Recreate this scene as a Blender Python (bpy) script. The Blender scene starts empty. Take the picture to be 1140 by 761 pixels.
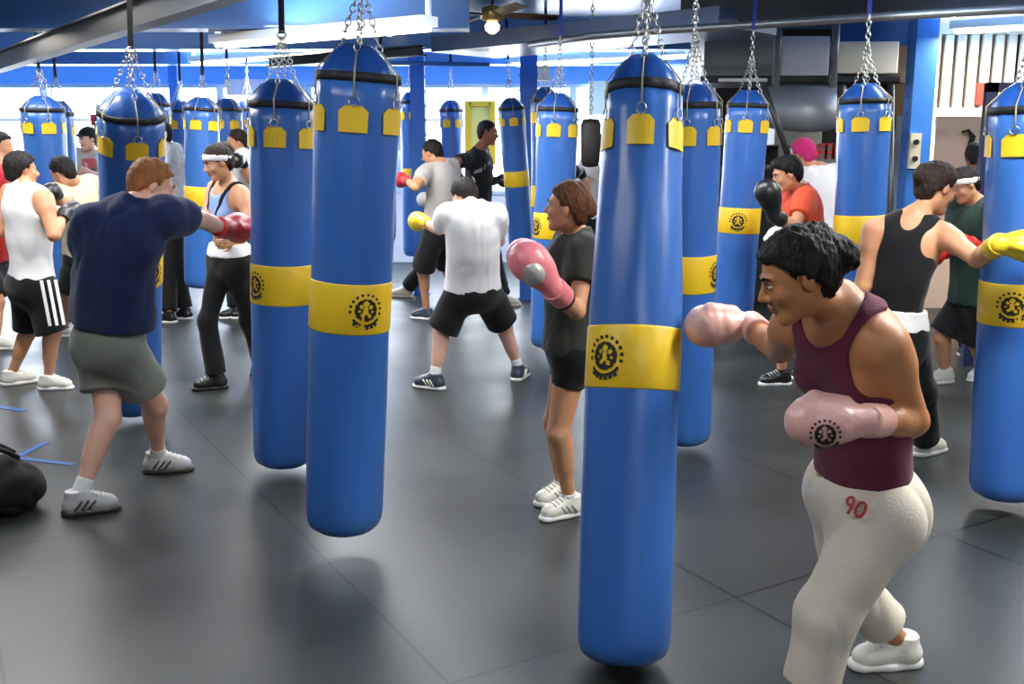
import bpy, math, random
import numpy as np
from mathutils import Vector, Matrix
random.seed(7); rng = np.random.RandomState(5)
SC = bpy.context.scene; COL = SC.collection
# ------------------------------------------------------------------ camera, world, exposure
F = 1100.0; CAMH = 1.70; PITCH = math.atan(215.5/F)
cam = bpy.data.cameras.new('camera'); camo = bpy.data.objects.new('camera', cam); COL.objects.link(camo)
cam.sensor_width = 36; cam.lens = 36*F/1140; camo.location = (0, 0, CAMH)
camo.rotation_euler = (math.pi/2-PITCH, 0, 0); SC.camera = camo; cam.clip_end = 100
SC.view_settings.view_transform = 'Standard'; SC.view_settings.look = 'None'
SC.view_settings.exposure = 0.12; SC.view_settings.gamma = 1.0; SC.view_settings.use_curve_mapping = False
W = bpy.data.worlds.new('world'); SC.world = W; W.use_nodes = True
W.node_tree.nodes['Background'].inputs[0].default_value = (0.75, 0.86, 1, 1)
W.node_tree.nodes['Background'].inputs[1].default_value = 1.0
KEY = 62.0       # watts of each ceiling fitting
WINDOW = 9.0     # daylight through the far glazing
FLASH = 34.0

def ray(px, py):
    u = (px-570)/F; v = -(py-380.5)/F; c, s = math.cos(PITCH), math.sin(PITCH)
    return np.array([u, c+v*s, -s+v*c])
def at(px, py, Y):
    r = ray(px, py); return np.array([0, 0, CAMH])+r*(Y/r[1])
def atz(px, py, z=0.0):
    r = ray(px, py); return np.array([0, 0, CAMH])+r*((z-CAMH)/r[2])
def bone(p, px, py, L, sg):
    r = ray(px, py); r = r/np.linalg.norm(r); o = np.array([0, 0, CAMH]); q = o-p
    b = q@r; c = q@q-L*L; D = b*b-c
    if D < 0:
        x = o-b*r; d = x-p; n = np.linalg.norm(d); return p+d*min(1, 1.12*L/n)
    return o+(-b+sg*math.sqrt(D))*r
def nrm(v):
    v = np.asarray(v, float); return v/(np.linalg.norm(v)+1e-9)
def yawv(a): return np.array([math.sin(math.radians(a)), math.cos(math.radians(a)), 0.0])
Z3 = np.array([0, 0, 1.0])

# ------------------------------------------------------------------ materials
def lin(c):
    return tuple(((x/255)/12.92 if x/255 <= .04045 else ((x/255+.055)/1.055)**2.4) for x in c)
MATS = {}
def mat(name, rgb, rough=.6, metal=0., bump=0., bscale=60., var=0., vscale=6., spec=.5, coat=0., sss=0., emit=0., stretch=None, sheen=0.):
    if name in MATS: return MATS[name]
    m = bpy.data.materials.new(name); m.use_nodes = True; nt = m.node_tree; b = nt.nodes['Principled BSDF']
    c = lin(rgb); b.inputs['Base Color'].default_value = (*c, 1); b.inputs['Roughness'].default_value = rough
    b.inputs['Metallic'].default_value = metal; b.inputs['Specular IOR Level'].default_value = spec
    b.inputs['Coat Weight'].default_value = coat; b.inputs['Coat Roughness'].default_value = .25
    b.inputs['Sheen Weight'].default_value = sheen
    if sss: b.inputs['Subsurface Weight'].default_value = sss; b.inputs['Subsurface Radius'].default_value = (.02, .008, .004); b.inputs['Subsurface Scale'].default_value = .3
    if emit: b.inputs['Emission Color'].default_value = (*c, 1); b.inputs['Emission Strength'].default_value = emit
    tc = nt.nodes.new('ShaderNodeTexCoord'); src = tc.outputs['Object']
    if stretch:
        mp = nt.nodes.new('ShaderNodeMapping'); mp.inputs['Scale'].default_value = stretch
        nt.links.new(src, mp.inputs[0]); src = mp.outputs[0]
    if var:
        n = nt.nodes.new('ShaderNodeTexNoise'); n.inputs['Scale'].default_value = vscale; n.inputs['Detail'].default_value = 4
        nt.links.new(src, n.inputs[0]); mx = nt.nodes.new('ShaderNodeMix'); mx.data_type = 'RGBA'
        mx.inputs[6].default_value = (*[x*(1-var) for x in c], 1); mx.inputs[7].default_value = (*[min(1, x*(1+var)) for x in c], 1)
        nt.links.new(n.outputs[0], mx.inputs[0]); nt.links.new(mx.outputs[2], b.inputs['Base Color'])
    if bump:
        n = nt.nodes.new('ShaderNodeTexNoise'); n.inputs['Scale'].default_value = bscale; n.inputs['Detail'].default_value = 3
        nt.links.new(src, n.inputs[0]); bp = nt.nodes.new('ShaderNodeBump'); bp.inputs['Strength'].default_value = bump; bp.inputs['Distance'].default_value = .01
        nt.links.new(n.outputs[0], bp.inputs['Height']); nt.links.new(bp.outputs[0], b.inputs['Normal'])
    MATS[name] = m; return m
VINYL = mat('blue_vinyl', (48, 100, 172), .36, bump=.25, bscale=14, var=.10, vscale=3, coat=.25, stretch=(1, 1, .35))
YEL = mat('yellow_vinyl', (226, 186, 30), .42, bump=.15, bscale=30, var=.06)
BLK = mat('black_webbing', (16, 17, 22), .6, bump=.2, bscale=120)
INK = mat('black_ink', (14, 12, 8), .6)
STEEL = mat('chain_steel', (190, 188, 180), .28, metal=1.)
WHITE_EMIT = mat('bright_glazing', (235, 243, 255), .5, emit=WINDOW*.5)
def cloth(name, rgb, var=.06, rough=.85): return mat(name, rgb, rough, bump=.25, bscale=180, var=var, vscale=8, sheen=.15, spec=.25)
def skin(name, rgb): return mat(name, rgb, .46, bump=.08, bscale=220, var=.07, vscale=9, sss=.12, spec=.45)
def hairm(name, rgb): return mat(name, rgb, .62, bump=1., bscale=110, var=.55, vscale=60, stretch=(1, 1, .2), spec=.3)

# ------------------------------------------------------------------ mesh helpers
def link(name, verts, faces, m, parent=None, smooth=False, world=None):
    me = bpy.data.meshes.new(name); verts = np.asarray(verts, dtype=np.float32)
    me.from_pydata(verts.tolist(), [], [tuple(int(i) for i in f) for f in faces]) if not isinstance(faces, np.ndarray) else fast(me, verts, faces)
    me.update()
    if smooth: me.shade_smooth()
    ms = m if isinstance(m, (list, tuple)) else [m]
    for x in ms: me.materials.append(x)
    o = bpy.data.objects.new(name, me); COL.objects.link(o)
    if parent is not None: o.parent = parent; o.matrix_parent_inverse = pinv(parent)
    return o
def wmat(o):
    m = Matrix.LocRotScale(o.location, o.rotation_euler, o.scale)
    return (wmat(o.parent) @ o.matrix_parent_inverse @ m) if o.parent else m
def pinv(p): return wmat(p).inverted()
def fast(me, verts, quads):
    n = len(verts); q = len(quads)
    me.vertices.add(n); me.vertices.foreach_set('co', verts.ravel())
    me.loops.add(q*4); me.loops.foreach_set('vertex_index', quads.astype(np.int32).ravel())
    me.polygons.add(q); me.polygons.foreach_set('loop_start', np.arange(0, q*4, 4, dtype=np.int32))
    me.polygons.foreach_set('loop_total', np.full(q, 4, dtype=np.int32)); me.update(calc_edges=True)
class MB:
    def __init__(s): s.v = []; s.f = []
    def add(s, v, f):
        o = len(s.v); s.v += [tuple(x) for x in v]; s.f += [tuple(i+o for i in q) for q in f]; return s
    def box(s, lo, hi, M=None):
        v = [(x, y, z) for x in (lo[0], hi[0]) for y in (lo[1], hi[1]) for z in (lo[2], hi[2])]
        if M is not None: v = [tuple(M @ Vector(p)) for p in v]
        return s.add(v, [(0, 1, 3, 2), (4, 6, 7, 5), (0, 4, 5, 1), (2, 3, 7, 6), (0, 2, 6, 4), (1, 5, 7, 3)])
    def bar(s, a, b, w, h, up=Z3):
        a, b = np.array(a, float), np.array(b, float); d = nrm(b-a)
        if abs(d@up) > .99: up = np.array([0, 1., 0])
        x = nrm(np.cross(d, up)); y = np.cross(x, d)
        v = [p+x*sx*w/2+y*sy*h/2 for p in (a, b) for sx, sy in ((-1, -1), (1, -1), (1, 1), (-1, 1))]
        return s.add(v, [(0, 3, 2, 1), (4, 5, 6, 7), (0, 1, 5, 4), (1, 2, 6, 5), (2, 3, 7, 6), (3, 0, 4, 7)])
    def tube(s, pts, r, n=10, closed=False):
        pts = [np.array(p, float) for p in pts]; N = len(pts); rs = r if isinstance(r, (list, tuple)) else [r]*N; V = []
        for i, p in enumerate(pts):
            d = nrm((pts[(i+1) % N]-pts[i-1]) if closed else (pts[min(i+1, N-1)]-pts[max(i-1, 0)]))
            u = np.array([0, 0, 1.]) if abs(d[2]) < .9 else np.array([1., 0, 0])
            x = nrm(np.cross(d, u)); y = np.cross(x, d)
            V += [p+rs[i]*(x*math.cos(2*math.pi*k/n)+y*math.sin(2*math.pi*k/n)) for k in range(n)]
        Fc = []
        for i in range(N if closed else N-1):
            j = (i+1) % N
            Fc += [(i*n+k, i*n+(k+1) % n, j*n+(k+1) % n, j*n+k) for k in range(n)]
        if not closed: Fc += [tuple(range(n))[::-1], tuple((N-1)*n+k for k in range(n))]
        return s.add(V, Fc)
    def lathe(s, prof, n=48, fn=None):
        V = []
        for r, z in prof:
            for k in range(n):
                a = 2*math.pi*k/n; rr = r+(fn(a, z, r) if fn else 0); V.append((rr*math.cos(a), rr*math.sin(a), z))
        Fc = [(i*n+k, i*n+(k+1) % n, (i+1)*n+(k+1) % n, (i+1)*n+k) for i in range(len(prof)-1) for k in range(n)]
        Fc += [tuple(range(n))[::-1], tuple((len(prof)-1)*n+k for k in range(n))]
        return s.add(V, Fc)
    def build(s, name, m, parent=None, smooth=False, **k):
        o = link(name, s.v, s.f, m, parent, smooth)
        return o
def tag(o, label=None, cat=None, group=None, kind=None):
    if label: o['label'] = label
    if cat: o['category'] = cat
    if group: o['group'] = group
    if kind: o['kind'] = kind
    return o
def empty(name, loc, rot=(0, 0, 0)):
    o = bpy.data.objects.new(name, None); COL.objects.link(o); o.location = tuple(loc); o.rotation_euler = rot; o.empty_display_size = .1; return o
def sbox(name, lo, hi, m):
    return tag(MB().box(lo, hi).build(name, m), kind='structure')

# ------------------------------------------------------------------ the room
FARY = 15.0; CEIL = 2.95; LX, RX, BY = -9.5, 7.5, -3.5
def floor_mat():
    m = bpy.data.materials.new('rubber_mats'); m.use_nodes = True; nt = m.node_tree; N = nt.nodes; L = nt.links; b = N['Principled BSDF']
    tc = N.new('ShaderNodeTexCoord'); mp = N.new('ShaderNodeMapping'); mp.vector_type = 'TEXTURE'
    J = atz(500, 761); mp.inputs['Location'].default_value = (J[0], J[1], 0); mp.inputs['Rotation'].default_value = (0, 0, math.radians(-59.5))
    L.new(tc.outputs['Object'], mp.inputs[0]); sx = N.new('ShaderNodeSeparateXYZ'); L.new(mp.outputs[0], sx.inputs[0])
    def line(sock, period, half):
        a = N.new('ShaderNodeMath'); a.operation = 'DIVIDE'; a.inputs[1].default_value = period; L.new(sock, a.inputs[0])
        f = N.new('ShaderNodeMath'); f.operation = 'ROUND'; L.new(a.outputs[0], f.inputs[0])
        d = N.new('ShaderNodeMath'); d.operation = 'SUBTRACT'; L.new(a.outputs[0], d.inputs[0]); L.new(f.outputs[0], d.inputs[1])
        e = N.new('ShaderNodeMath'); e.operation = 'ABSOLUTE'; L.new(d.outputs[0], e.inputs[0])
        g = N.new('ShaderNodeMath'); g.operation = 'LESS_THAN'; g.inputs[1].default_value = half/period; L.new(e.outputs[0], g.inputs[0])
        return g.outputs[0], a.outputs[0]
    l1, c1 = line(sx.outputs[0], 1.98, .006); l2, c2 = line(sx.outputs[1], 1.24, .007)
    mxx = N.new('ShaderNodeMath'); mxx.operation = 'MAXIMUM'; L.new(l1, mxx.inputs[0]); L.new(l2, mxx.inputs[1])
    n = N.new('ShaderNodeTexNoise'); n.inputs['Scale'].default_value = 1.3; n.inputs['Detail'].default_value = 6; L.new(tc.outputs['Object'], n.inputs[0])
    n2 = N.new('ShaderNodeTexNoise'); n2.inputs['Scale'].default_value = 60; n2.inputs['Detail'].default_value = 4; L.new(tc.outputs['Object'], n2.inputs[0])
    m1 = N.new('ShaderNodeMix'); m1.data_type = 'RGBA'; m1.inputs[6].default_value = (*lin((36, 40, 38)), 1); m1.inputs[7].default_value = (*lin((60, 64, 61)), 1); L.new(n.outputs[0], m1.inputs[0])
    m1b = N.new('ShaderNodeMix'); m1b.data_type = 'RGBA'; m1b.blend_type = 'MULTIPLY'; m1b.inputs[0].default_value = .35; L.new(m1.outputs[2], m1b.inputs[6]); L.new(n2.outputs[0], m1b.inputs[7])
    m2 = N.new('ShaderNodeMix'); m2.data_type = 'RGBA'; m2.inputs[7].default_value = (.006, .006, .007, 1); L.new(m1b.outputs[2], m2.inputs[6]); L.new(mxx.outputs[0], m2.inputs[0])
    L.new(m2.outputs[2], b.inputs['Base Color'])
    mr = N.new('ShaderNodeMapRange'); mr.inputs[1].default_value = .3; mr.inputs[2].default_value = .7; mr.inputs[3].default_value = .30; mr.inputs[4].default_value = .44; L.new(n.outputs[0], mr.inputs[0]); L.new(mr.outputs[0], b.inputs['Roughness'])
    b.inputs['Specular IOR Level'].default_value = .5
    bp = N.new('ShaderNodeBump'); bp.inputs['Strength'].default_value = .25; bp.inputs['Distance'].default_value = .001; L.new(n2.outputs[0], bp.inputs['Height'])
    bp2 = N.new('ShaderNodeBump'); bp2.inputs['Strength'].default_value = .8; bp2.inputs['Distance'].default_value = .006; bp2.invert = True; L.new(mxx.outputs[0], bp2.inputs['Height']); L.new(bp.outputs[0], bp2.inputs['Normal'])
    L.new(bp2.outputs[0], b.inputs['Normal']); return m
sbox('floor', (LX, BY, -.1), (RX, FARY+.2, 0), floor_mat())
CEILM = mat('blue_ceiling_paint', (112, 166, 228), .25, var=.12, vscale=.8, bump=.15, bscale=3)
NAVY = mat('navy_steel_paint', (50, 88, 134), .4, var=.25, vscale=2)
DARKB = mat('dark_steel', (20, 20, 24), .5, var=.3, vscale=3)
WALLW = mat('white_wall_paint', (226, 232, 238), .7, var=.04, vscale=1.5)
WALLG = mat('grey_wall_paint', (150, 154, 158), .7, var=.08, vscale=1)
BLUEP = mat('blue_post_paint', (52, 118, 200), .45, var=.1, vscale=4)
sbox('ceiling', (LX, BY, CEIL), (RX, FARY+.2, CEIL+.15), CEILM)
sbox('wall_left', (LX-.2, BY, 0), (LX, FARY, CEIL), WALLW)
sbox('wall_right', (RX, BY, 0), (RX+.2, FARY, CEIL), WALLG)
sbox('wall_rear', (LX, BY-.2, 0), (RX, BY, CEIL), WALLG)
sbox('wall_far', (LX, FARY, 0), (RX, FARY+.2, 1.02), WALLW)
sbox('trim_1', (LX, FARY-.12, 2.62), (RX, FARY+.2, CEIL), CEILM)
# far glazing: nine windows of frosted, daylit glass in blue frames
nw = 9; ww = (2.2-LX)/nw
for i in range(nw):
    x0 = LX+i*ww; m = MB()
    for xa, xb in ((x0, x0+.05), (x0+ww-.05, x0+ww)): m.box((xa, FARY-.03, 1.02), (xb, FARY+.08, 2.62))
    m.box((x0+.05, FARY-.03, 1.02), (x0+ww-.05, FARY+.08, 1.07)); m.box((x0+.05, FARY-.03, 2.57), (x0+ww-.05, FARY+.08, 2.62))
    m.box((x0+.05, FARY-.01, 2.1), (x0+ww-.05, FARY+.06, 2.13))
    w = tag(m.build('window_%d' % (i+1), mat('pale_window_frame', (190, 212, 236), .5)), kind='structure')
    MB().box((x0+.05, FARY+.02, 1.07), (x0+ww-.05, FARY+.04, 2.57)).build('glass', WHITE_EMIT, w)
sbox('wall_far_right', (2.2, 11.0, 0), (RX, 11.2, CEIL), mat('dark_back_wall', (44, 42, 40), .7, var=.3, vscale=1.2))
sbox('wall_side_return', (2.2, 11.2, 0), (2.35, FARY, CEIL), WALLW)
# cross beams hanging below the ceiling
for i, (y, z, d) in enumerate(((8.35, 2.66, .16), (10.7, 2.72, .14), (12.8, 2.74, .14))):
    xe = -.35 if i == 0 else 2.2
    m = MB(); m.box((LX, y, z), (xe, y+d, CEIL)); m.box((LX, y-.05, z-.012), (xe, y+d+.05, z+.012))
    tag(m.build('ceiling_beam', NAVY if i == 0 else CEILM), ('dark navy', 'blue', 'pale blue')[i]+' steel beam crossing the ceiling, '+('closest to the camera', 'second from the camera', 'furthest, near the far windows')[i], 'beam', 'steel beams across the ceiling')
def ibeam(a, b, label, m_=DARKB, w=.12, h=.16):
    a, b = np.array(a, float), np.array(b, float); m = MB(); up = Z3*(h/2)
    m.bar(a, b, .015, h); m.bar(a+up, b+up, w, .014); m.bar(a-up, b-up, w, .014)
    return tag(m.build('steel_joist', m_), label, 'beam', 'diagonal joists')
ibeam(atz(-120, 110, 2.54), atz(420, -75, 2.54), 'black steel joist running diagonally over the left bags')
ibeam(atz(300, 70, 2.60), atz(470, 56, 2.60), 'dark rusty joist over the middle of the gym', h=.08)
# dark soffit in the middle, with the long pipe
m = MB(); a, b = atz(480, 58, 2.6), atz(800, 28, 2.6); d = nrm(b-a); n_ = np.cross(d, Z3)
m.add([a, b, b-n_*.9, a-n_*.9, a+Z3*.14, b+Z3*.14, b-n_*.9+Z3*.14, a-n_*.9+Z3*.14], [(0, 1, 2, 3), (4, 7, 6, 5), (0, 4, 5, 1), (1, 5, 6, 2), (2, 6, 7, 3), (3, 7, 4, 0)])
tag(m.build('ceiling_duct', mat('dark_duct', (66, 86, 116), .35, var=.3, vscale=2)), 'wide dark grey duct boxed under the ceiling at the middle', 'duct')
pp = [atz(590, 50, 2.58), atz(660, 40, 2.58), atz(730, 34, 2.58), atz(800, 30, 2.58), atz(960, 20, 2.6), atz(1200, 6, 2.62)]
tag(MB().tube(pp, .03, 12).build('ceiling_pipe', mat('galvanised_pipe', (140, 142, 140), .35, metal=.7), smooth=True), 'long grey pipe running under the ceiling to the right', 'pipe')
m = MB(); a, b = atz(760, 12, 2.76), atz(1230, -12, 2.76); m.bar(a, b, .16, .2)
tag(m.build('ceiling_beam', DARKB), 'black beam above the grey pipe at right', 'beam', 'steel beams across the ceiling')
tag(MB().tube([atz(430, 70, 2.5), atz(545, 72, 2.5)], .02).build('rail_pipe', BLUEP, smooth=True), 'thin blue rail hanging near the ceiling left of the dark duct', 'pipe')
# blue posts
def post(px, Y, w, label, top=CEIL, m_=BLUEP):
    p = at(px, 200, Y); m = MB(); m.box((p[0]-w/2, Y-w/2, 0), (p[0]+w/2, Y+w/2, top)); m.box((p[0]-w/2-.02, Y-w/2-.02, 0), (p[0]+w/2+.02, Y+w/2+.02, .02))
    for k in range(14):
        z = .4+k*.16
        for sx in (-1, 1): m.box((p[0]+sx*w/2-.012, Y-.02, z), (p[0]+sx*w/2+.012, Y+.02, z+.03))
    return tag(m.build('support_post', m_), label, 'post', 'blue support posts')
post(588, 11.3, .19, 'blue post between the leaning slim bag and the wide far bag'); post(467, 11.6, .16, 'blue post behind the man in the grey shirt')
post(1016, 9.4, .2, 'blue post with switch box left of the white slats'); post(710, 14.4, .14, 'thin pale blue post by the far windows'); post(201, 13.8, .12, 'slim blue post before the far windows at left')
p = at(1018, 168, 9.28)
t = empty('switch_box', p); tag(t, 'small cream switch box on the blue post at right', 'switch')
MB().box((p[0]-.05, 9.26, p[2]-.16), (p[0]+.05, 9.3, p[2]+.16)).build('cover', mat('cream_plastic', (214, 206, 178), .5), t)
for dz in (-.07, .08): MB().tube([(p[0], 9.262, p[2]+dz), (p[0], 9.24, p[2]+dz)], .025, 14).build('socket', DARKB, t)
# slatted white transom and doorway at right
CREAM = mat('cream_paint', (232, 226, 204), .6, var=.05)
SY = 9.6
x0, x1 = at(1036, 100, SY)[0], at(1185, 100, SY)[0]; zt, zb = at(1050, 22, SY)[2], at(1050, 126, SY)[2]
t = empty('slatted_screen', (x0, SY, zb)); tag(t, 'white vertical slat screen above the doorway at right', 'screen')
m = MB(); m.box((x0, SY-.03, zt-.13), (x1, SY+.05, zt+.05)); m.box((x0, SY-.03, zb-.03), (x1, SY+.05, zb+.05)); m.box((x0-.04, SY-.04, zb-2.2 if zb > 2.2 else 0), (x0+.05, SY+.06, zt+.05)); m.build('frame', CREAM, t)
k = 0; x = x0+.1
while x < x1:
    MB().box((x, SY-.015, zb), (x+.078, SY+.02, zt-.1)).build('slat', CREAM, t); x += .118; k += 1
sbox('wall_recess', (x0, SY+1.0, 0), (x1, SY+1.1, CEIL), mat('peach_wall', (226, 196, 172), .7, var=.05))
MB().box((x0, SY+.1, 0), (x0+.12, SY+1.0, zb)).build('trim_2', WALLW)['kind'] = 'structure'
h = at(1076, 158, SY+.97); t = MB().tube([h+np.array([-.06, 0, .1]), h+np.array([.0, -.02, .12]), h+np.array([.05, -.03, .05]), h+np.array([.03, -.03, -.03]), h+np.array([0, -.03, -.07])], [.01, .016, .028, .03, .008]).build('wall_hook', INK, smooth=True); tag(t, 'black bracket on the peach wall past the doorway', 'hook')
NF = mat('navy_frame_paint', (26, 34, 72), .5)
a = at(1098, 92, 7.7); m = MB(); m.box((a[0]-.0, 7.67, 0), (a[0]+.085, 7.73, a[2])); m.box((a[0], 7.67, a[2]-.07), (a[0]+1.2, 7.73, a[2]+.0)); m.box((a[0]+1.12, 7.67, 0), (a[0]+1.2, 7.73, a[2]))
tag(m.build('metal_frame', NF), 'dark navy metal frame standing behind the rightmost bag', 'frame')
a = at(1094, 104, 9.5); tag(MB().box((a[0]-.03, 9.54, a[2]-.1), (a[0]+.04, 9.584, a[2]+.1)).build('red_sign', mat('red_plastic', (220, 60, 40), .5)), 'small red sign hanging on the slat screen', 'sign')
# ducts, hood and machine at the back right
GAL = mat('galvanised_sheet', (128, 134, 138), .4, metal=.35, var=.12, vscale=2)
def pxbox(name, px0, py0, px1, py1, Y, dep, m_, label, cat, **k):
    p, q = at(px0, py1, Y), at(px1, py0, Y); mb = MB(); mb.box((p[0], Y, p[2]), (q[0], Y+dep, q[2]))
    o = mb.build(name, m_)
    bv = o.modifiers.new('b', 'BEVEL'); bv.width = .012; bv.segments = 2
    return tag(o, label, cat, **k)
pxbox('sheet_duct', 783, 36, 868, 86, 9.4, .7, GAL, 'grey sheet metal duct high at the back right', 'duct')
pxbox('sheet_duct', 869, 40, 925, 85, 9.3, .6, WALLW, 'white boxed unit beside the grey duct', 'duct')
pxbox('sheet_duct', 926, 46, 1002, 82, 9.3, .6, CREAM, 'cream duct left of the blue post', 'duct')
pxbox('wall_panel', 930, 12, 1040, 50, 9.9, .1, BLUEP, 'blue panel above the cream duct', 'panel')
pxbox('long_shelf', 780, 84, 1004, 92, 9.1, .8, DARKB, 'long dark shelf under the ducts', 'shelf')
pxbox('strip_lamp', 800, 87, 855, 91, 9.05, .04, mat('white_tube_off', (240, 240, 235), .4), 'white strip lamp fixed under the dark shelf', 'lamp')
# rounded steel hood
m = MB(); p, q = at(843, 140, 9.0), at(938, 99, 9.0); zz = [q[2], q[2]-.03, q[2]-.1, q[2]-.22, p[2]]; yy = [0, -.14, -.22, -.24, -.2]
V = []; n = 12
for j in range(5):
    for i in range(n+1):
        u = i/n; V.append((p[0]+(q[0]-p[0])*u, 9.0+yy[j]*math.sin(math.pi*min(1, max(0, .08+.84*u)))-.05, zz[j]-.05*math.sin(math.pi*u)*(j > 2)))
Fc = [(j*(n+1)+i, j*(n+1)+i+1, (j+1)*(n+1)+i+1, (j+1)*(n+1)+i) for j in range(4) for i in range(n)]
m.add(V, Fc)
for x_ in (p[0]+.12, q[0]-.12): m.tube([(x_, 8.9, q[2]-.03), (x_, 8.9, CEIL)], .012, 8)
o = m.build('steel_hood', GAL, smooth=True); s_ = o.modifiers.new('s', 'SOLIDIFY'); s_.thickness = .03; tag(o, 'big rounded grey steel hood behind the orange shirted man', 'hood')
pxbox('grey_cabinet', 862, 140, 916, 162, 9.5, 1.5, mat('grey_green_panel', (150, 154, 142), .5), 'pale grey green cabinet below the steel hood', 'cabinet')
t = pxbox('wall_banner', 866, 160, 936, 186, 9.2, .02, mat('grey_banner', (120, 116, 112), .7), 'grey banner with white and red letters below the hood', 'banner')
def letter(mb, pts, w, o, ux, uz):
    for a, b in pts: mb.bar(o+ux*a[0]+uz*a[1], o+ux*b[0]+uz*b[1], .004, w, up=nrm(np.cross(nrm(ux*(b[0]-a[0])+uz*(b[1]-a[1])), np.array([0, 1., 0]))))
mb = MB()
for k in range(2): letter(mb, [((0, 0), (.06, .16)), ((.06, .16), (.12, 0)), ((.03, .06), (.09, .06))], .03, at(871+13*k, 181, 9.19), np.array([1., 0, 0]), Z3)
mb.build('white_lettering', WALLW, t)
mb = MB(); 
for k in range(3): letter(mb, [((0, 0), (0, .13)), ((0, .13), (.07, .13)), ((.07, .13), (.07, 0)), ((0, .06), (.07, .06))], .022, at(911+8*k, 177, 9.19), np.array([1., 0, 0]), Z3)
mb.build('red_lettering', mat('red_ink', (190, 40, 40), .6), t)
m = MB()
for a, b in (((790, 95), (792, 382)), ((850, 95), (878, 175)), ((790, 152), (812, 146)), ((790, 190), (860, 186)), ((936, 95), (930, 382)), ((992, 95), (990, 382))): m.tube([at(*a, 8.55), at(*b, 8.55)], .028)
tag(m.build('weight_machine', mat('machine_grey', (70, 72, 74), .4, metal=.4), smooth=True), 'dark steel frame of a weight machine at the back right', 'machine')
pxbox('wall_mirror', 985, 92, 1008, 190, 10.4, .04, mat('brown_panel', (104, 80, 30), .4, var=.4, vscale=3), 'brownish panel left of the blue post', 'panel')
# posters and clutter on the far wall
def poster(px0, py0, px1, py1, rgb, label, Y=FARY-.16, frame=None):
    t = pxbox('wall_poster', px0, py0, px1, py1, Y, .03, mat('poster_%d_%d_%d' % rgb, rgb, .6, var=.15, vscale=5), label, 'poster')
    if frame:
        p, q = at(px0, py1, Y-.03), at(px1, py0, Y-.03); m = MB(); w = .07
        m.box((p[0]-w, Y-.05, p[2]-w), (p[0]+.02, Y+.03, q[2]+w)); m.box((q[0]-.02, Y-.05, p[2]-w), (q[0]+w, Y+.03, q[2]+w)); m.box((p[0], Y-.05, q[2]), (q[0], Y+.03, q[2]+w)); m.box((p[0], Y-.05, p[2]-w), (q[0], Y+.03, p[2])); m.build('frame', frame, t)
    return t
poster(523, 118, 546, 178, (224, 214, 120), 'tall poster in a yellow frame behind the man in black', frame=YEL)
poster(422, 112, 446, 168, (196, 190, 150), 'pale printed sheet behind the slim bag left of the blue post')
poster(252, 88, 292, 106, (230, 214, 214), 'pale pink sign high on the far windows')
poster(106, 132, 118, 162, (236, 206, 70), 'yellow notice beside the man in the cap'); poster(101, 127, 108, 140, (200, 50, 50), 'small red notice on the far wall')
poster(596, 72, 612, 90, (176, 160, 140), 'small brown notice near the blue post top'); poster(655, 90, 690, 128, (225, 230, 205), 'pale sheet high beside the nearest bag')

# ------------------------------------------------------------------ ceiling lamps (fittings with tubes; some lamps added as fill)
LAMPC = 0
def strip_light(c, yaw, label, L=2.3, power=KEY, z=2.74):
    t = empty('ceiling_light', (c[0], c[1], z), (0, 0, math.radians(yaw))); tag(t, label, 'light', 'fluorescent ceiling fittings')
    M = Matrix.Translation((c[0], c[1], z)) @ Matrix.Rotation(math.radians(yaw), 4, 'Z')
    MB().box((-L/2, -.09, 0), (L/2, .09, .07), M).box((-L/2, -.015, .07), (-L/2+.03, .015, CEIL-z), M).box((L/2-.03, -.015, .07), (L/2, .015, CEIL-z), M).build('housing', mat('white_enamel', (235, 235, 230), .4), t)
    for s in (-1, 1):
        a = M @ Vector((-L/2+.04, s*.045, -.02)); b = M @ Vector((L/2-.04, s*.045, -.02))
        MB().tube([a, b], .016, 8).build('tube', mat('lamp_tube', (255, 244, 224), .5, emit=7), t, smooth=True)
    ld = bpy.data.lights.new('tube_light', 'AREA'); ld.shape = 'RECTANGLE'; ld.size = L; ld.size_y = .14; ld.energy = power; ld.color = (1, .93, .82)
    lo = bpy.data.objects.new('tube_light', ld); COL.objects.link(lo); lo.location = (0, 0, -.05); lo.parent = t
    lu = bpy.data.lights.new('ceiling_fill', 'AREA'); lu.shape = 'RECTANGLE'; lu.size = L; lu.size_y = .16; lu.energy = power*.8; lu.color = (1, .95, .86)  # fill lamp added above the housing to brighten the ceiling
    lo = bpy.data.objects.new('ceiling_fill', lu); COL.objects.link(lo); lo.location = (0, 0, .09); lo.rotation_euler = (math.pi, 0, 0); lo.parent = t
for i, (x, y, yaw, pw, lb) in enumerate([
    (-1.55, 8.1, -33.5, 1, 'white strip light left of the ceiling fan'), (-3.0, 12.0, -35, 1, 'white strip light over the left of the room, near the far windows'),
    (-4.6, 8.9, 15, .8, 'strip light over the far left bags'), (1.0, 12.2, -30, 1, 'strip light over the far middle of the room'),
    (-3.2, 5.9, -32, 1.1, 'strip light above the man in the navy shirt'), (.4, 6.4, -32, .9, 'strip light above the man in the white shirt'),
    (3.6, 6.0, -32, 1.2, 'strip light above the two boxers at right'), (-1.6, 2.4, -32, .55, 'strip light above the two big middle bags'),
    (2.5, 3.0, -32, 2.1, 'strip light above the woman in the plum top'), (1.6, -1.2, -32, 1.0, 'unseen fill strip light added behind the camera on the right'),  # the one behind the camera is unseen fill added for the foreground
    (4.9, 8.6, -32, 1.3, 'strip light in front of the slat screen'), (-2.4, 7.3, 0, .7, 'unseen strip light added to light the navy beam over the left bags')]):  # last strip is added out of view to light the beam's face
    strip_light((x, y), yaw, lb, power=KEY*pw, z=2.8 if yaw == 0 else 2.57 if yaw == -33.5 else 2.74)
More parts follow.
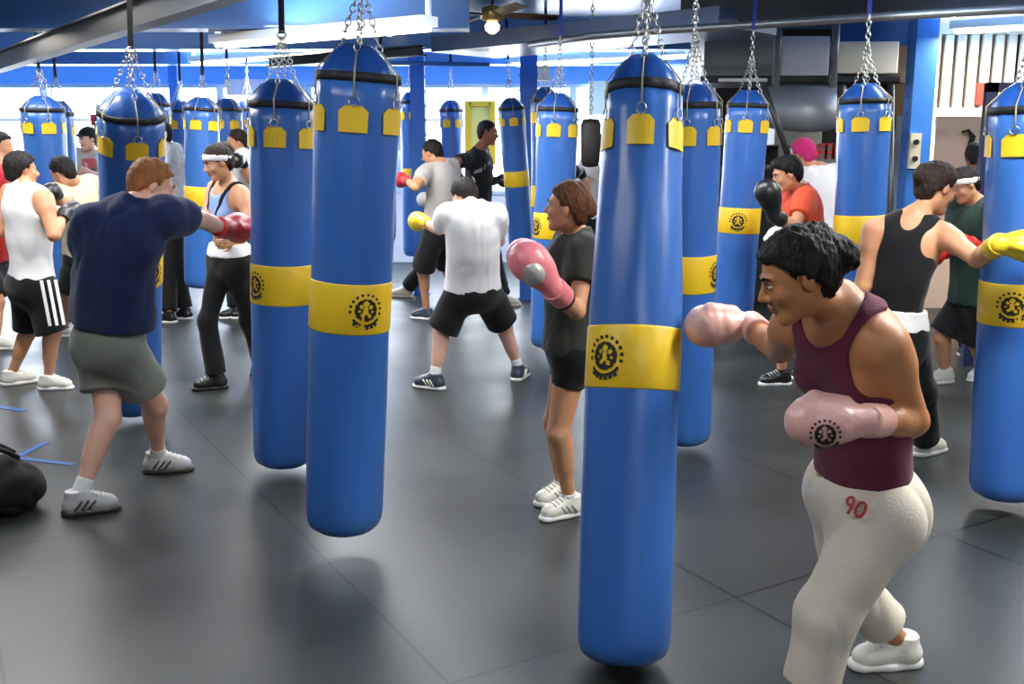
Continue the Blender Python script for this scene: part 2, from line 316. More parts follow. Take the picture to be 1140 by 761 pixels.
# daylight through the far glazing
ld = bpy.data.lights.new('window_daylight', 'AREA'); ld.shape = 'RECTANGLE'; ld.size = 11.4; ld.size_y = 1.5; ld.energy = 330; ld.color = (.85, .93, 1)
lo = bpy.data.objects.new('window_daylight', ld); COL.objects.link(lo); lo.location = (-3.6, FARY-.1, 1.85); lo.rotation_euler = (math.radians(-90), 0, 0)
# ceiling fans
def fan(px, py, Y, label, r=.62):
    c = at(px, py, Y); t = empty('ceiling_fan', (c[0], c[1], c[2])); tag(t, label, 'fan', 'ceiling fans')
    MB().tube([(c[0], c[1], CEIL), (c[0], c[1], c[2]+.05)], .012).build('rod', DARKB, t, smooth=True)
    MB().tube([(c[0], c[1], c[2]+.07), (c[0], c[1], c[2]+.05), (c[0], c[1], c[2]-.04), (c[0], c[1], c[2]-.06)], [.03, .1, .1, .05], 20).build('motor', mat('brass', (190, 160, 90), .3, metal=.8), t, smooth=True)
    for k in range(4):
        a = k*math.pi/2+.4; d = np.array([math.cos(a), math.sin(a), 0]); MB().bar(c+d*.1, c+d*r, .11, .012, up=nrm(Z3+.25*np.cross(Z3, d))).build('blade', mat('fan_wood', (120, 100, 72), .5), t)
    mb = MB(); mb.tube([c+Z3*-.06, c+Z3*-.09, c+Z3*-.13, c+Z3*-.16], [.04, .065, .06, .02], 16).build('lamp_shade', mat('lit_lamp_glass', (255, 236, 200), .4, emit=2.2), t, smooth=True)
fan(548, 16, 8.8, 'ceiling fan with brass motor and lit globe'); fan(433, 22, 10.3, 'small far ceiling fan right of the white strip light', .5)

# ------------------------------------------------------------------ heavy bags
BR = .155; BL = 1.80
def emblem_cells(R=.052, nt=72, nr=22):
    cells = []
    figs = [(0, .020, .009), (-.001, .004, .008), (-.014, .012, .006), (.015, .010, .0065), (-.010, -.014, .0065), (.011, -.017, .006), (0, -.006, .008), (.02, -.004, .004), (-.02, -.002, .004)]
    for i in range(nr):
        for j in range(nt):
            r0, r1 = R*1.15*i/nr, R*1.15*(i+1)/nr; t0, t1 = 2*math.pi*j/nt, 2*math.pi*(j+1)/nt; r = (r0+r1)/2; a = (t0+t1)/2
            x, y = r*math.cos(a), r*math.sin(a)
            if r < .035+.0015*math.sin(12*a): on = not any((x-fx)**2+(y-fy)**2 < fr*fr for fx, fy, fr in figs)
            elif .043 < r < .053: on = (math.sin(a) > -.35 and (j % 4) < 2) or (math.sin(a) < -.6)
            elif r >= .053: on = math.sin(a) < -.72 and (j % 3) < 2
            else: on = False
            if on: cells.append([(r0*math.cos(t0), r0*math.sin(t0)), (r1*math.cos(t0), r1*math.sin(t0)), (r1*math.cos(t1), r1*math.sin(t1)), (r0*math.cos(t1), r0*math.sin(t1))])
    return cells
EMB = emblem_cells()
def chain_mesh(a, b, link_l=.034, w=.0105, r=.0029, seg=10, rs=5):
    a, b = np.array(a, float), np.array(b, float); L = np.linalg.norm(b-a); n = max(2, int(L/(link_l*.74))); d = (b-a)/L
    up = np.array([1., 0, 0]) if abs(d[0]) < .7 else np.array([0, 1., 0]); x = nrm(np.cross(d, up)); y = np.cross(d, x); m = MB()
    for i in range(n):
        c = a+d*(L*(i+.5)/n); s = x if i % 2 else y
        m.tube([c+d*math.cos(q)*link_l*.5+s*math.sin(q)*w for q in [2*math.pi*k/seg for k in range(seg)]], r, rs, closed=True)
    return m
def make_bag():
    t = empty('heavy_bag', (0, 0, 0))
    prof = [(.02, 0), (.07, .002), (.115, .010), (.138, .026), (.15, .052), (BR, .09)]+[(BR, .09+(BL-.09)*i/22) for i in range(1, 23)]
    def wr(a, z, r):
        k = (z-1.2)/.6; d = .0015*math.sin(3*a+z*5)+.001*math.sin(7*a-z*11)
        if k > 0: d += k*(.005*math.sin(4*a+9*z)+.0035*math.sin(6*a+2*math.sin(z*8))+.003*math.sin(11*a+3))
        if z < .3: d += .001*math.sin(9*a)
        return d
    MB().lathe(prof, 60, wr).build('bag_body', VINYL, t, smooth=True)
    hood = [(BR-.001, BL-.01), (BR-.005, BL+.02), (BR*.86, BL+.055), (BR*.62, BL+.095), (BR*.40, BL+.118), (.012, BL+.112)]
    MB().lathe(hood, 60, lambda a, z, r: wr(a, BL, r)*(1 if z < BL+.03 else .3)-(r*.26*(z-BL)/.11*(.5+.5*math.cos(4*a+.6*math.sin(z*40))) if z > BL+.01 else 0)).build('hood', mat('shaded_vinyl', (28, 72, 142), .35, bump=.3, bscale=20), t, smooth=True)  # hood is the same blue vinyl, its shade put into a darker colour
    band = [(BR+.0005, .845), (BR+.003, .850), (BR+.003, 1.035), (BR+.0005, 1.04)]
    bd = MB().lathe(band, 60, lambda a, z, r: wr(a, z, r)).build('band', YEL, t, smooth=True)
    V, Fc = [], []
    for c in EMB:
        o = len(V)
        for u, v in c:
            a = u*1.25/BR; rr = BR+.0048; V.append((rr*math.sin(a), -rr*math.cos(a), .9425+v*1.25))
        Fc.append((o, o+1, o+2, o+3))
    link('emblem', V, Fc, INK, bd)
    MB().lathe([(BR+.001, BL-.018), (BR+.006, BL-.016), (BR+.006, BL+.014), (BR+.001, BL+.016)], 60, lambda a, z, r: wr(a, BL-.01, r)).build('strap', BLK, t, smooth=True)
    RING = BL+.31
    for k in range(6):
        a = k*math.pi/3+.15; d = np.array([math.sin(a), -math.cos(a), 0]); s = np.array([math.cos(a), math.sin(a), 0])
        V, Fc = [], []; out = [(-.05, -.045), (.05, -.045), (.052, .03), (.03, .048), (-.03, .048), (-.052, .03)]
        nx = 6
        for off in (.004, .009):
            for (u, v) in [(-.05+.1*i/nx, -.045) for i in range(nx+1)]+[(-.052+.104*i/nx, .03) for i in range(nx+1)]+[(-.03+.06*i/nx, .05) for i in range(nx+1)]:
                aa = a+u/BR; rr = BR+off; V.append((rr*math.sin(aa), -rr*math.cos(aa), BL-.155+v))
        w = nx+1; L2 = 3*w
        for r_ in range(2):
            for i in range(nx):
                q = r_*w+i; Fc.append((q+L2, q+1+L2, q+w+1+L2, q+w+L2)); Fc.append((q, q+w, q+w+1, q+1))
        bd_ = [*range(w), 2*w-1, *range(3*w-1, 2*w-1, -1), w]
        for i in range(len(bd_)): p, q = bd_[i], bd_[(i+1) % len(bd_)]; Fc.append((p, q, q+L2, p+L2))
        link('tab', V, Fc, YEL, t)
        e = d*(BR+.014); MB().tube([e+s*.018*math.sin(q)+Z3*(BL-.088+.018*math.cos(q)) for q in [2*math.pi*i/12 for i in range(12)]], .003, 5, closed=True).build('ring', STEEL, t, smooth=True)
        MB().tube([e+Z3*(BL-.07), e+Z3*(BL+.02), d*(BR*.62)+Z3*(BL+.095)], .0035, 6).build('cord', mat('tan_cord', (176, 160, 120), .7), t, smooth=True)
        if k in (0, 1, 3, 4): chain_mesh(d*(BR*.6)+Z3*(BL+.095), d*.012+Z3*RING).build('chain', STEEL, t, smooth=True)
    MB().tube([np.array([.02*math.cos(q), 0, RING+.012+.02*math.sin(q)]) for q in [2*math.pi*i/14 for i in range(14)]], .005, 6, closed=True).build('swivel_ring', STEEL, t, smooth=True)
    return t
def copy_tree(o, parent=None):
    c = o.copy(); COL.objects.link(c); c.parent = parent
    for ch in list(o.children): copy_tree(ch, c)
    return c
BAGS = [  # top px, top Y, bottom px, bottom Y, apparent width px, phi, anchor px (where the strap meets the ceiling), label
 ((717, 104), 3.5, (692, 736), 3.02, 104, (-12, -36), 'nearest and largest blue heavy bag, standing between the two women in gloves', 'c'),
 ((399, 87), 3.98, (382, 588), 4.0, 88, (-15, 20), 'blue heavy bag with the full round emblem facing the camera at centre left', 'c'),
 ((314, 117), 5.1, (316, 527), 5.1, 68, (-22, -58), 'blue heavy bag with a creased top right behind the red glove', 'w'),
 ((1146, 122), 4.5, (1119, 552), 4.5, 78, (-25, -6), 'blue heavy bag cut by the right edge, hit by a yellow glove', 'c'),
 ((146, 126), 5.7, (147, 454), 6.2, 64, (0, 40), 'blue heavy bag behind the red haired man in navy', 'w'),
 ((47, 122), 9.5, (66, 345), 9.6, 42, (5, 60), 'blue heavy bag the man in the white vest faces', 'w'),
 ((64, 126), 10.1, (76, 330), 10.2, 32, 60, 'blue heavy bag tucked behind the far left pair', 'w'),
 ((173, 116), 11.0, (174, 300), 11.0, 30, 12, 'small far blue bag just right of the red haired man\'s bag', 'w'),
 ((225, 122), 9.3, (224, 320), 9.3, 36, (-30, 90), 'blue bag behind the woman with the white headband, at her back left', 'w'),
 ((201, 124), 11.5, (205, 300), 11.5, 28, 20, 'pale far blue bag left of the bag behind the headband woman', 'w'),
 ((253, 122), 10.6, (254, 310), 10.6, 30, 20, 'far blue bag just over the white headband', 'c'),
 ((275, 122), 12.0, (276, 295), 12.0, 27, 0, 'far blue bag peeping out left of the creased bag', 'c'),
 ((772, 117), 5.45, (762, 495), 5.5, 58, (-20, 70), 'blue heavy bag half hidden right behind the nearest bag', 'c'),
 ((833, 118), 7.5, (813, 378), 7.5, 44, (-12, -4), 'leaning blue heavy bag left of the man in the orange shirt', 'c'),
 ((963, 113), 6.6, (950, 402), 6.6, 53, (-16, 200), 'blue heavy bag behind the woman in the black tank top', 'c'),
 ((621, 122), 8.0, (611, 386), 8.0, 43, (-18, -60), 'wide pale blue bag behind the woman with pink gloves', 'c'),
 ((607, 112), 9.4, (606, 330), 9.4, 30, 0, 'blue bag just behind the wide bag over the pink gloved woman', 'c'),
 ((569, 120), 10.3, (581, 279), 10.5, 27, 0, 'slim leaning blue bag in front of the man in black', 'c'),
 ((502, 123), 12.0, (503, 290), 12.0, 24, 30, 'far blue bag left of the yellow framed poster', 'c'),
 ((457, 114), 12.0, (461, 285), 12.0, 23, 0, 'far blue bag over the head of the man in the grey shirt', 'c'),
 ((424, 100), 10.1, (424, 270), 10.3, 33, 10, 'blue bag hiding behind the bag with the full round emblem', 'c'),
]
def taper(o):
    for c in o.children:
        c.data = c.data.copy(); n = len(c.data.vertices); v = np.empty(n*3, np.float32); c.data.vertices.foreach_get('co', v); v = v.reshape(-1, 3)
        t = np.clip((v[:, 2]-1.0)/.8, 0, 1); k = 1-.17*t*t*(3-2*t); v[:, 0] *= k; v[:, 1] *= k; c.data.vertices.foreach_set('co', v.ravel()); c.data.update()
BELTB = mat('blue_webbing', (40, 60, 150), .7)
proto = make_bag(); COPIES = [proto]+[copy_tree(proto) for _ in BAGS[1:]]; taper(proto)
for bi, (tp, ty, bp_, by, wpx, phi, lab, kind) in enumerate(BAGS):
    T, B = at(*tp, ty), at(*bp_, by)
    phi, ea = phi if isinstance(phi, tuple) else (phi, phi+random.choice((0, 120, -120, 180)))
    if B[2] < .03: B = B+(T-B)*((.03-B[2])/(T[2]-B[2]))
    o = COPIES[bi]
    ax = nrm(T-B); Lb = np.linalg.norm(T-B); rad = wpx*((ty+by)/2*1.0)/F/2*1.02
    q = Vector(ax).to_track_quat('Z', 'Y').to_matrix() if False else Vector((0, 0, 1)).rotation_difference(Vector(ax)).to_matrix()
    turn = -math.degrees(math.atan2(B[0], by)); R = q @ Matrix.Rotation(math.radians(phi+turn), 3, 'Z')
    for c1 in o.children:
        for c2 in c1.children:
            if c2.name.startswith('emblem'): c2.rotation_euler = (0, 0, math.radians(ea-phi))
    o.rotation_euler = R.to_euler(); o.location = tuple(B); sr = rad/BR; o.scale = (sr, sr, Lb/BL)
    tag(o, lab, 'heavy bag', 'blue heavy bags hung from the ceiling')
    top = B+ax*(BL+.33)*Lb/BL
    if top[2] < CEIL-.04:
        e = np.array([top[0]+ax[0]*(CEIL-top[2])*.6, top[1]+ax[1]*(CEIL-top[2])*.6, CEIL-.0])
        mid = top+(e-top)*.35
        if kind == 'w':
            MB().bar(top, e, .03, .006, up=np.array([0, 1., 0])).build('hanging_strap', BLK, o)
        else:
            chain_mesh(top, mid, .045, .014, .005).build('upper_chain', STEEL, o, smooth=True)
            MB().bar(mid, e, .028, .006, up=np.array([0, 1., 0])).build('hanging_strap', BELTB if tp[0] % 2 else BLK, o)
# small black bag
c = at(658, 132, 9.0); b_ = at(658, 186, 9.0); L = c[2]-b_[2]
t = empty('heavy_bag', (c[0], 9.0, b_[2])); tag(t, 'short black punch bag left of the nearest blue bag', 'heavy bag')
mb = MB(); mb.lathe([(.03, b_[2]), (.07, b_[2]+.01), (.085, b_[2]+.06), (.09, c[2]-.05), (.07, c[2]-.01), (.02, c[2])], 24); mb.v = [(x+c[0], y+9.0, z) for x, y, z in mb.v]; mb.build('bag_body', mat('black_leather', (38, 32, 28), .5), t, smooth=True)
chain_mesh((c[0], 9, c[2]), (c[0], 9, CEIL), .05, .014, .005).build('chain', STEEL, t, smooth=True)

# ------------------------------------------------------------------ signed-distance modelling of figures
class Shape:
    def __init__(s): s.ops = []
    def seg(s, a, b, r1, r2=None, k=.02, w=None, e=1., flat=0, op='u'):
        a, b = np.array(a, float), np.array(b, float); r2 = r1 if r2 is None else r2; ba = b-a; L2 = ba@ba+1e-9; L = math.sqrt(L2)
        def f(p):
            q = p-a; t = (q@ba)/L2; tc = np.clip(t, 0, 1); q = q-tc[..., None]*ba
            if w is not None: q = q+w*((q@w)*(1/e-1))[..., None]
            if flat:
                qq = p-a; qq = qq-t[..., None]*ba
                if w is not None: qq = qq+w*((qq@w)*(1/e-1))[..., None]
                d = np.linalg.norm(qq, axis=-1)-(r1+(r2-r1)*np.clip(t, -.3, 1.3))
                if flat == 3: return np.maximum(d, np.maximum((t-1)*L, -t*L))
                if flat == 1:
                    d1 = np.linalg.norm(q, axis=-1)-(r1+(r2-r1)*tc)
                    return np.where(t > .5, np.maximum(d, (t-1)*L), d1)
            return np.linalg.norm(q, axis=-1)-(r1+(r2-r1)*tc)
        r = max(r1, r2)*max(1, e); s.ops.append((op, f, np.minimum(a, b)-r, np.maximum(a, b)+r, k)); return s
    def ell(s, c, fr, rad, k=.02, op='u'):
        c = np.array(c, float); M = np.array(fr); rad = np.array(rad, float)
        def f(p):
            q = (p-c)@M.T; k0 = np.linalg.norm(q/rad, axis=-1); k1 = np.linalg.norm(q/(rad*rad), axis=-1)+1e-6
            return k0*(k0-1)/k1
        ext = np.sqrt(((M*rad[:, None])**2).sum(0)); s.ops.append((op, f, c-ext, c+ext, k)); return s
    def plane(s, c, n, k=0):     # keep the side n points to
        c = np.array(c, float); n = nrm(n)
        if k:
            s.ops.append(('i', lambda p: -((p-c)@n)+k*(np.sin(p[..., 0]*170+3*np.sin(p[..., 2]*60))*.5+np.sin(p[..., 1]*210+p[..., 2]*90)*.5), None, None, 0)); return s
        s.ops.append(('i', lambda p: -((p-c)@n), None, None, k)); return s
    def merge(s, o): s.ops += o.ops; return s
    def ev(s, p):
        v = np.full(p.shape[:-1], 1., np.float32)
        for op, f, lo, hi, k in s.ops: v = s.comb(v, f(p), op, k)
        return v
    @staticmethod
    def comb(v, d, op, k):
        if op == 'u':
            if k <= 0: return np.minimum(v, d)
            h = np.clip(.5+.5*(v-d)/k, 0, 1); return v*(1-h)+d*h-k*h*(1-h)
        if op == 's':
            if k <= 0: return np.maximum(v, -d)
            h = np.clip(.5-.5*(v+d)/k, 0, 1); return v*(1-h)-d*h+k*h*(1-h)
        return np.maximum(v, d)
    def mesh(s, h):
        us = [o for o in s.ops if o[0] == 'u']
        lo = np.min([o[2] for o in us], 0)-3*h; hi = np.max([o[3] for o in us], 0)+3*h
        n = np.ceil((hi-lo)/h).astype(int)+1; V = np.full(tuple(n), .5, np.float32)
        ax = [lo[i]+h*np.arange(n[i]) for i in range(3)]
        for op, f, a, b, k in s.ops:
            if a is None: i0, i1 = np.zeros(3, int), n
            else: i0 = np.maximum(0, np.floor((a-k-2.5*h-lo)/h).astype(int)); i1 = np.minimum(n, np.ceil((b+k+2.5*h-lo)/h).astype(int)+1)
            if (i1 <= i0).any(): continue
            sl = tuple(slice(x, y) for x, y in zip(i0, i1))
            P = np.stack(np.meshgrid(*[ax[i][i0[i]:i1[i]] for i in range(3)], indexing='ij'), -1)
            V[sl] = s.comb(V[sl], f(P), op, k)
        return nets(V, lo, h)
def nets(V, lo, h):
    I = V < 0; c = np.zeros(tuple(np.array(V.shape)-1), np.uint8); n = V.shape
    cs = [(i, j, k) for i in (0, 1) for j in (0, 1) for k in (0, 1)]
    for i, j, k in cs: c += I[i:n[0]-1+i, j:n[1]-1+j, k:n[2]-1+k]
    act = np.argwhere((c > 0) & (c < 8)); idx = np.full(c.shape, -1, np.int32); idx[tuple(act.T)] = np.arange(len(act))
    vals = np.stack([V[act[:, 0]+i, act[:, 1]+j, act[:, 2]+k] for i, j, k in cs], 1)
    acc = np.zeros((len(act), 3)); cnt = np.zeros(len(act)); C = np.array(cs, float)
    for a in range(8):
        for b in range(a+1, 8):
            if abs(C[a]-C[b]).sum() != 1: continue
            va, vb = vals[:, a], vals[:, b]; m = (va < 0) != (vb < 0); t = np.where(m, va/(va-vb+1e-12), 0)
            acc += (C[a]+(C[b]-C[a])*t[:, None])*m[:, None]; cnt += m
    P = (act+acc/np.maximum(cnt, 1)[:, None])*h+lo; Q = []
    for d in range(3):
        sl0 = [slice(None)]*3; sl1 = [slice(None)]*3; sl0[d] = slice(0, -1); sl1[d] = slice(1, None)
        A, B = I[tuple(sl0)], I[tuple(sl1)]; e = np.argwhere(A != B)
        u, w = [x for x in range(3) if x != d]; e = e[(e[:, u] > 0) & (e[:, w] > 0) & (e[:, u] < n[u]-1) & (e[:, w] < n[w]-1)]
        ins = A[tuple(e.T)]
        def g(du, dw):
            x = e.copy(); x[:, u] -= du; x[:, w] -= dw; return idx[tuple(x.T)]
        q = np.stack([g(1, 1), g(0, 1), g(0, 0), g(1, 0)], 1); flip = ins if d != 1 else ~ins
        q[~flip] = q[~flip][:, ::-1]; Q.append(q)
    return P, np.concatenate(Q)
def vnormals(P, Q):
    n = np.cross(P[Q[:, 2]]-P[Q[:, 0]], P[Q[:, 3]]-P[Q[:, 1]]); N = np.zeros_like(P)
    for i in range(4): np.add.at(N, Q[:, i], n)
    return N/(np.linalg.norm(N, axis=1)[:, None]+1e-9)
def wob(P, seed, f, st=1.):
    r = np.random.RandomState(seed); v = np.zeros(len(P))
    for i in range(5):
        k = r.normal(size=3)*f; k[2] *= st; k2 = r.normal(size=3)*f*.6; v += np.sin(P@k+r.rand()*6+1.6*np.sin(P@k2+r.rand()*6))
    return v/5
def sdf_obj(name, sh, h, m, parent, disp=0., f=30., st=.5, seed=1, hair=False):
    P, Q = sh.mesh(h)
    if len(P) == 0: return None
    if disp:
        N = vnormals(P, Q); P = P+N*(disp*(np.abs(wob(P, seed, f, st))*2-.5 if not hair else wob(P, seed, f, st)))[:, None]
    return link(name, P, Q, m, parent, smooth=True)
def project(sh, P, off=.002, it=8):
    P = np.array(P, float)
    for _ in range(it):
        d = sh.ev(P); g = np.stack([(sh.ev(P+np.eye(3)[i]*.001)-sh.ev(P-np.eye(3)[i]*.001))/.002 for i in range(3)], 1)
        g /= (np.linalg.norm(g, axis=1)[:, None]+1e-6); P = P-g*((d-off)*.8)[:, None]
    return P
def cast(sh, P, dirv, off=.002, it=40):
    P = np.array(P, float)
    for _ in range(it): P = P+dirv*((sh.ev(P)-off)*.7)[:, None]
    return P

def frame_of(up, fwd):
    up = nrm(up); f = nrm(fwd-up*(fwd@up)); s = np.cross(f, up); return s, f, up     # side = figure's right
SHOE_SOLE = mat('white_rubber', (225, 225, 220), .5)
def person(name, label, S, group=None, cat='person'):
    s = S.get('s', 1.); Yp = S['pel'][2]; h = S.get('h', .006 if Yp < 3.5 else .008 if Yp < 6 else .010 if Yp < 8.5 else .013)
    fem = S.get('fem', False); bw = S.get('bw', 1.); SK = S['skin']
    P = at(*S['pel']); N = at(*S['neck']); M = (P+N)/2
    sp, fp, up_p = frame_of(nrm(nrm(N-P)*.5+Z3*.5), yawv(S['yaw'])); sc_, fc, uc = frame_of(N-P, yawv(S.get('yawc', S['yaw'])))
    M = M-fc*S.get('hunch', .0); FM = (sc_, fc, uc); FP = (sp, fp, up_p)
    ub = nrm(N-M); sc_, fc, uc = frame_of(ub, yawv(S.get('yawc', S['yaw']))); FM = (sc_, fc, uc)
    sw = (.155 if fem else .175)*s*bw; sh_, el_, wr_, hp_, kn_, an_, toe_ = {}, {}, {}, {}, {}, {}, {}
    for sd, sg in (('R', 1), ('L', -1)):
        a = S['arm'+sd]; q = N+sc_*sg*sw-uc*.035*s
        if 'sh' in a: q = at(*a['sh']) if len(a['sh']) == 3 else bone(N, a['sh'][0], a['sh'][1], sw*1.02, a['sh'][3])
        sh_[sd] = q; el_[sd] = bone(q, *a['el'][:2], .285*s, a['el'][2]); wr_[sd] = bone(el_[sd], *a['wr'][:2], .25*s, a['wr'][2])
        l = S['leg'+sd]; hp_[sd] = P+sp*sg*.09*s-up_p*.03*s
        az = l.get('z', .085*s); A = atz(l['ank'][0], l['ank'][1], az) if len(l['ank']) == 2 else at(*l['ank']); an_[sd] = A
        H = hp_[sd]; d = A-H; D = np.linalg.norm(d); t1, t2 = .43*s, .42*s
        tot = min(max(D*l.get('bend', 1.018), .78*(t1+t2)), 1.1*(t1+t2)); tot = max(tot, D*1.003); t1, t2 = t1*tot/(t1+t2), t2*tot/(t1+t2)
        x = (t1*t1-t2*t2+D*D)/(2*D); y = math.sqrt(max(0, t1*t1-x*x)); dd = d/D; pole = yawv(l.get('kyaw', l['toe'])); pole = nrm(pole-dd*(pole@dd))
        kn_[sd] = H+dd*x+pole*y; toe_[sd] = nrm(yawv(l['toe'])+Z3*l.get('tp', 0))
    Hc = bone(N, *S['head'][:2], .185*s, S['head'][2])
    hy = yawv(S['hyaw']); hp = math.radians(S.get('hp', 10)); lean = nrm(Hc-N)
    hf = hy*math.cos(hp)-Z3*math.sin(hp); hs, hf, hu = frame_of(nrm(Z3+hy*math.tan(hp)+lean*.15), hf); HS = s*S.get('hs', 1.)
    def hd(x, y, z): return Hc+(hs*x+hf*y+hu*z)*HS
    HF = (hs, hf, hu)
    root = empty(name, (P[0], P[1], 0)); tag(root, label, cat, group)
    # --- torso
    def torso(B, t=0., k=.04, arms=True, pel=True, trap=True):
        if pel:
            B.ell(P, FP, np.array([.165, .115, .125])*s*(1.04 if fem else 1)+t, k)
            for sg in (1, -1): B.ell(P-fp*(.05-.02*(1-S.get('gl', 1)))*s+sp*sg*.07*s-up_p*.045*s, FP, np.array([.085, .08-.012*(1-S.get('gl', 1)), .095])*s+t, .07)
        B.seg(P+up_p*.06*s, M, .14*s*bw+t, (.125 if fem else .14)*s*bw+t, k, w=FP[1], e=.76)
        B.seg(M, M+(N-M)*.55, (.125 if fem else .142)*s*bw+t, (.145 if fem else .16)*s*bw+t, k, w=fc, e=.74)
        B.ell(M+(N-M)*.55, FM, np.array([.15*bw, .115, .16])*s+t, k)
        for sg, sd in ((1, 'R'), (-1, 'L')):
            c = N+(sh_[sd]-N)*.75
            B.seg(M+(N-M)*.72+sc_*sg*.05*s, c-uc*.02*s, .085*s+t, .06*s+t, k, w=fc, e=.9)
            if trap: B.seg(N+uc*.03*s-fc*.01*s, c+uc*.0*s, .042*s+t, .046*s+t, .03)
            if fem: B.ell(N-uc*.19*s+fc*.085*s+sc_*sg*.07*s, FM, np.array([.06, .055, .06])*s+t, .03)
            else: B.ell(N-uc*.13*s+fc*.065*s+sc_*sg*.075*s, FM, np.array([.08, .045, .07])*s+t, .03)
        return B
    def upper(B, sd, t=0., fr=1., k=.03, flat=0, grow=0.):
        a, b = sh_[sd], el_[sd]; c = a+(b-a)*fr; m = S.get('aw', 1.)
        B.seg(a-uc*.005, a+(b-a)*.25, .056*s*m+t, .054*s*m+t, k)
        B.seg(a, c, .053*s*m+t, (.053-(.053-.039)*fr)*s*m+t+grow, k, flat=flat); return B
    def thigh(B, sd, t=0., fr=1., k=.03, flat=0, r0=.09, r1=.055, grow=0.):
        r0 *= S.get('tr', 1.)
        a, b = hp_[sd], kn_[sd]; B.seg(a, a+(b-a)*fr, r0*s*bw+t, (r0*bw+(r1-r0*bw)*fr)*s+t+grow, k, flat=flat); return B
    B = torso(Shape())
    B.seg(N-uc*.01, hd(0, -.018, -.06), .056*s*(.9 if fem else 1.05), .050*s*(.9 if fem else 1.05), .025)
    for sd in 'RL':
        upper(B, sd); e, w = el_[sd], wr_[sd]; fd = nrm(w-e)
        B.seg(e, e+(w-e)*.4, .038*s, .041*s, .02); B.seg(e+(w-e)*.3, w, .041*s, .027*s, .02)
        a = S['arm'+sd]
        if a.get('glove'): B.seg(w, w+fd*.01*s, .026*s, .026*s, .01)
        else:   # bare hand: palm, four curled fingers and a thumb
            up = nrm(np.cross(fd, uc)+1e-3); sx = nrm(np.cross(fd, up)); fl_ = -up if a.get('flip') else up
            pc = w+fd*.05*s; B.ell(pc, (sx, fd, fl_), np.array([.04, .048, .016])*s, .012)
            for i in range(4):
                o = (i-1.5)*.019*s; l = (.038, .044, .041, .032)[i]*s; k0 = w+fd*.088*s+sx*o; k1 = k0+fd*l*.9+fl_*l*.35; k2 = k1+fd*l*.25+fl_*l*.75; k3 = k2-fd*l*.3+fl_*l*.4
                B.seg(k0-fd*.02*s, k0, .0095*s, .009*s, .006); B.seg(k0, k1, .009*s, .0085*s, .004); B.seg(k1, k2, .0085*s, .008*s, .003); B.seg(k2, k3, .008*s, .007*s, .003)
            k0 = w+fd*.035*s+sx*.03*s; k1 = k0+fd*.03*s+sx*.028*s+fl_*.012*s; B.seg(k0, k1, .013*s, .010*s, .008); B.seg(k1, k1+fd*.028*s+fl_*.012*s, .010*s, .008*s, .004)
        thigh(B, sd); kn, an = kn_[sd], an_[sd]; kd = nrm(an-kn); cb = -nrm(yawv(S['leg'+sd]['toe']))
        B.seg(kn, kn+kd*.02, .056*s, .053*s, .03); B.seg(kn, an, .052*s, .033*s, .02); B.seg(kn+kd*.07*s+cb*.018*s, kn+kd*.19*s+cb*.012*s, .047*s, .036*s, .04)
        B.seg(an, an+toe_[sd]*.12*s-Z3*.045*s, .034*s, .028*s, .02)
    # --- head
    B.ell(hd(0, -.012, .035), HF, np.array([.074, .094, .086])*HS, .02)
    B.ell(hd(0, .02, -.03), HF, np.array([.060, .070, .082])*HS, .03); B.seg(hd(-.012, .07, -.096), hd(.012, .07, -.096), .019*HS, None, .025)
    for g in (1, -1):
        B.seg(hd(g*(.041 if fem else .046), 0, -.052), hd(g*.018, .055, -.086), (.019 if fem else .022)*HS, (.017 if fem else .02)*HS, .02); B.ell(hd(g*.036, .062, -.022), HF, np.array([.024, .02, .022])*HS, .02)
        B.ell(hd(g*.031, .096, .012), HF, np.array([.019, .013, .011])*HS, .01, op='s'); B.seg(hd(g*.014, .086, .03), hd(g*.044, .074, .028), (.0075 if fem else .010)*HS, (.006 if fem else .008)*HS, .012)
        B.ell(hd(g*.031, .076, .010), HF, np.array([.013, .012, .012])*HS, .004)
        B.ell(hd(g*.078, -.008, -.002), HF, np.array([.008, .018, .031])*HS, .008); B.seg(hd(g*.012, .096, -.028), hd(g*.011, .092, -.030), .009*HS, None, .008)
    B.seg(hd(0, .085, .018), hd(0, .110, -.022), (.0072 if fem else .0085)*HS, (.0105 if fem else .0125)*HS, .012)
    B.seg(hd(-.019, .078, -.052), hd(.019, .078, -.052), .0075*HS, None, .008); B.seg(hd(0, .088, -.051), hd(0, .086, -.065), .009*HS, .0095*HS, .008)
    body = sdf_obj('body', B, h, SK, root)
    if S.get('face', Yp < 8.5):
        LIP = mat('lips', (160, 92, 84), .45)
        L_ = Shape().ell(hd(0, .0925, -.0515), HF, np.array([.021, .008, .0045])*HS, 0).ell(hd(0, .091, -.0605), HF, np.array([.018, .008, .0055])*HS, .002); sdf_obj('lips', L_, .002, LIP, root)
        for g in (1, -1):
            E_ = Shape().ell(hd(g*.031, .0795, .011), HF, np.array([.0125, .0105, .0075])*HS, 0); eo = sdf_obj('eye', E_, .002, mat('eye_white', (225, 220, 214), .3), root)
            I_ = Shape().ell(hd(g*.031, .0885, .0105), HF, np.array([.0058, .003, .0058])*HS, 0); sdf_obj('iris', I_, .0016, mat('dark_iris', (30, 20, 14), .2), eo)
            W_ = Shape().seg(hd(g*.015, .096, .030), hd(g*.030, .092, .036), .0035*HS, .004*HS, .003).seg(hd(g*.030, .092, .036), hd(g*.048, .077, .031), .004*HS, .002*HS, .003); sdf_obj('eyebrow', W_, .0018, S['hair'], root)
            D_ = Shape().seg(hd(g*.019, .089, .017), hd(g*.044, .083, .017), .0022*HS, .0022*HS, .002); sdf_obj('eyelid', D_, .0016, S['hair'], root)
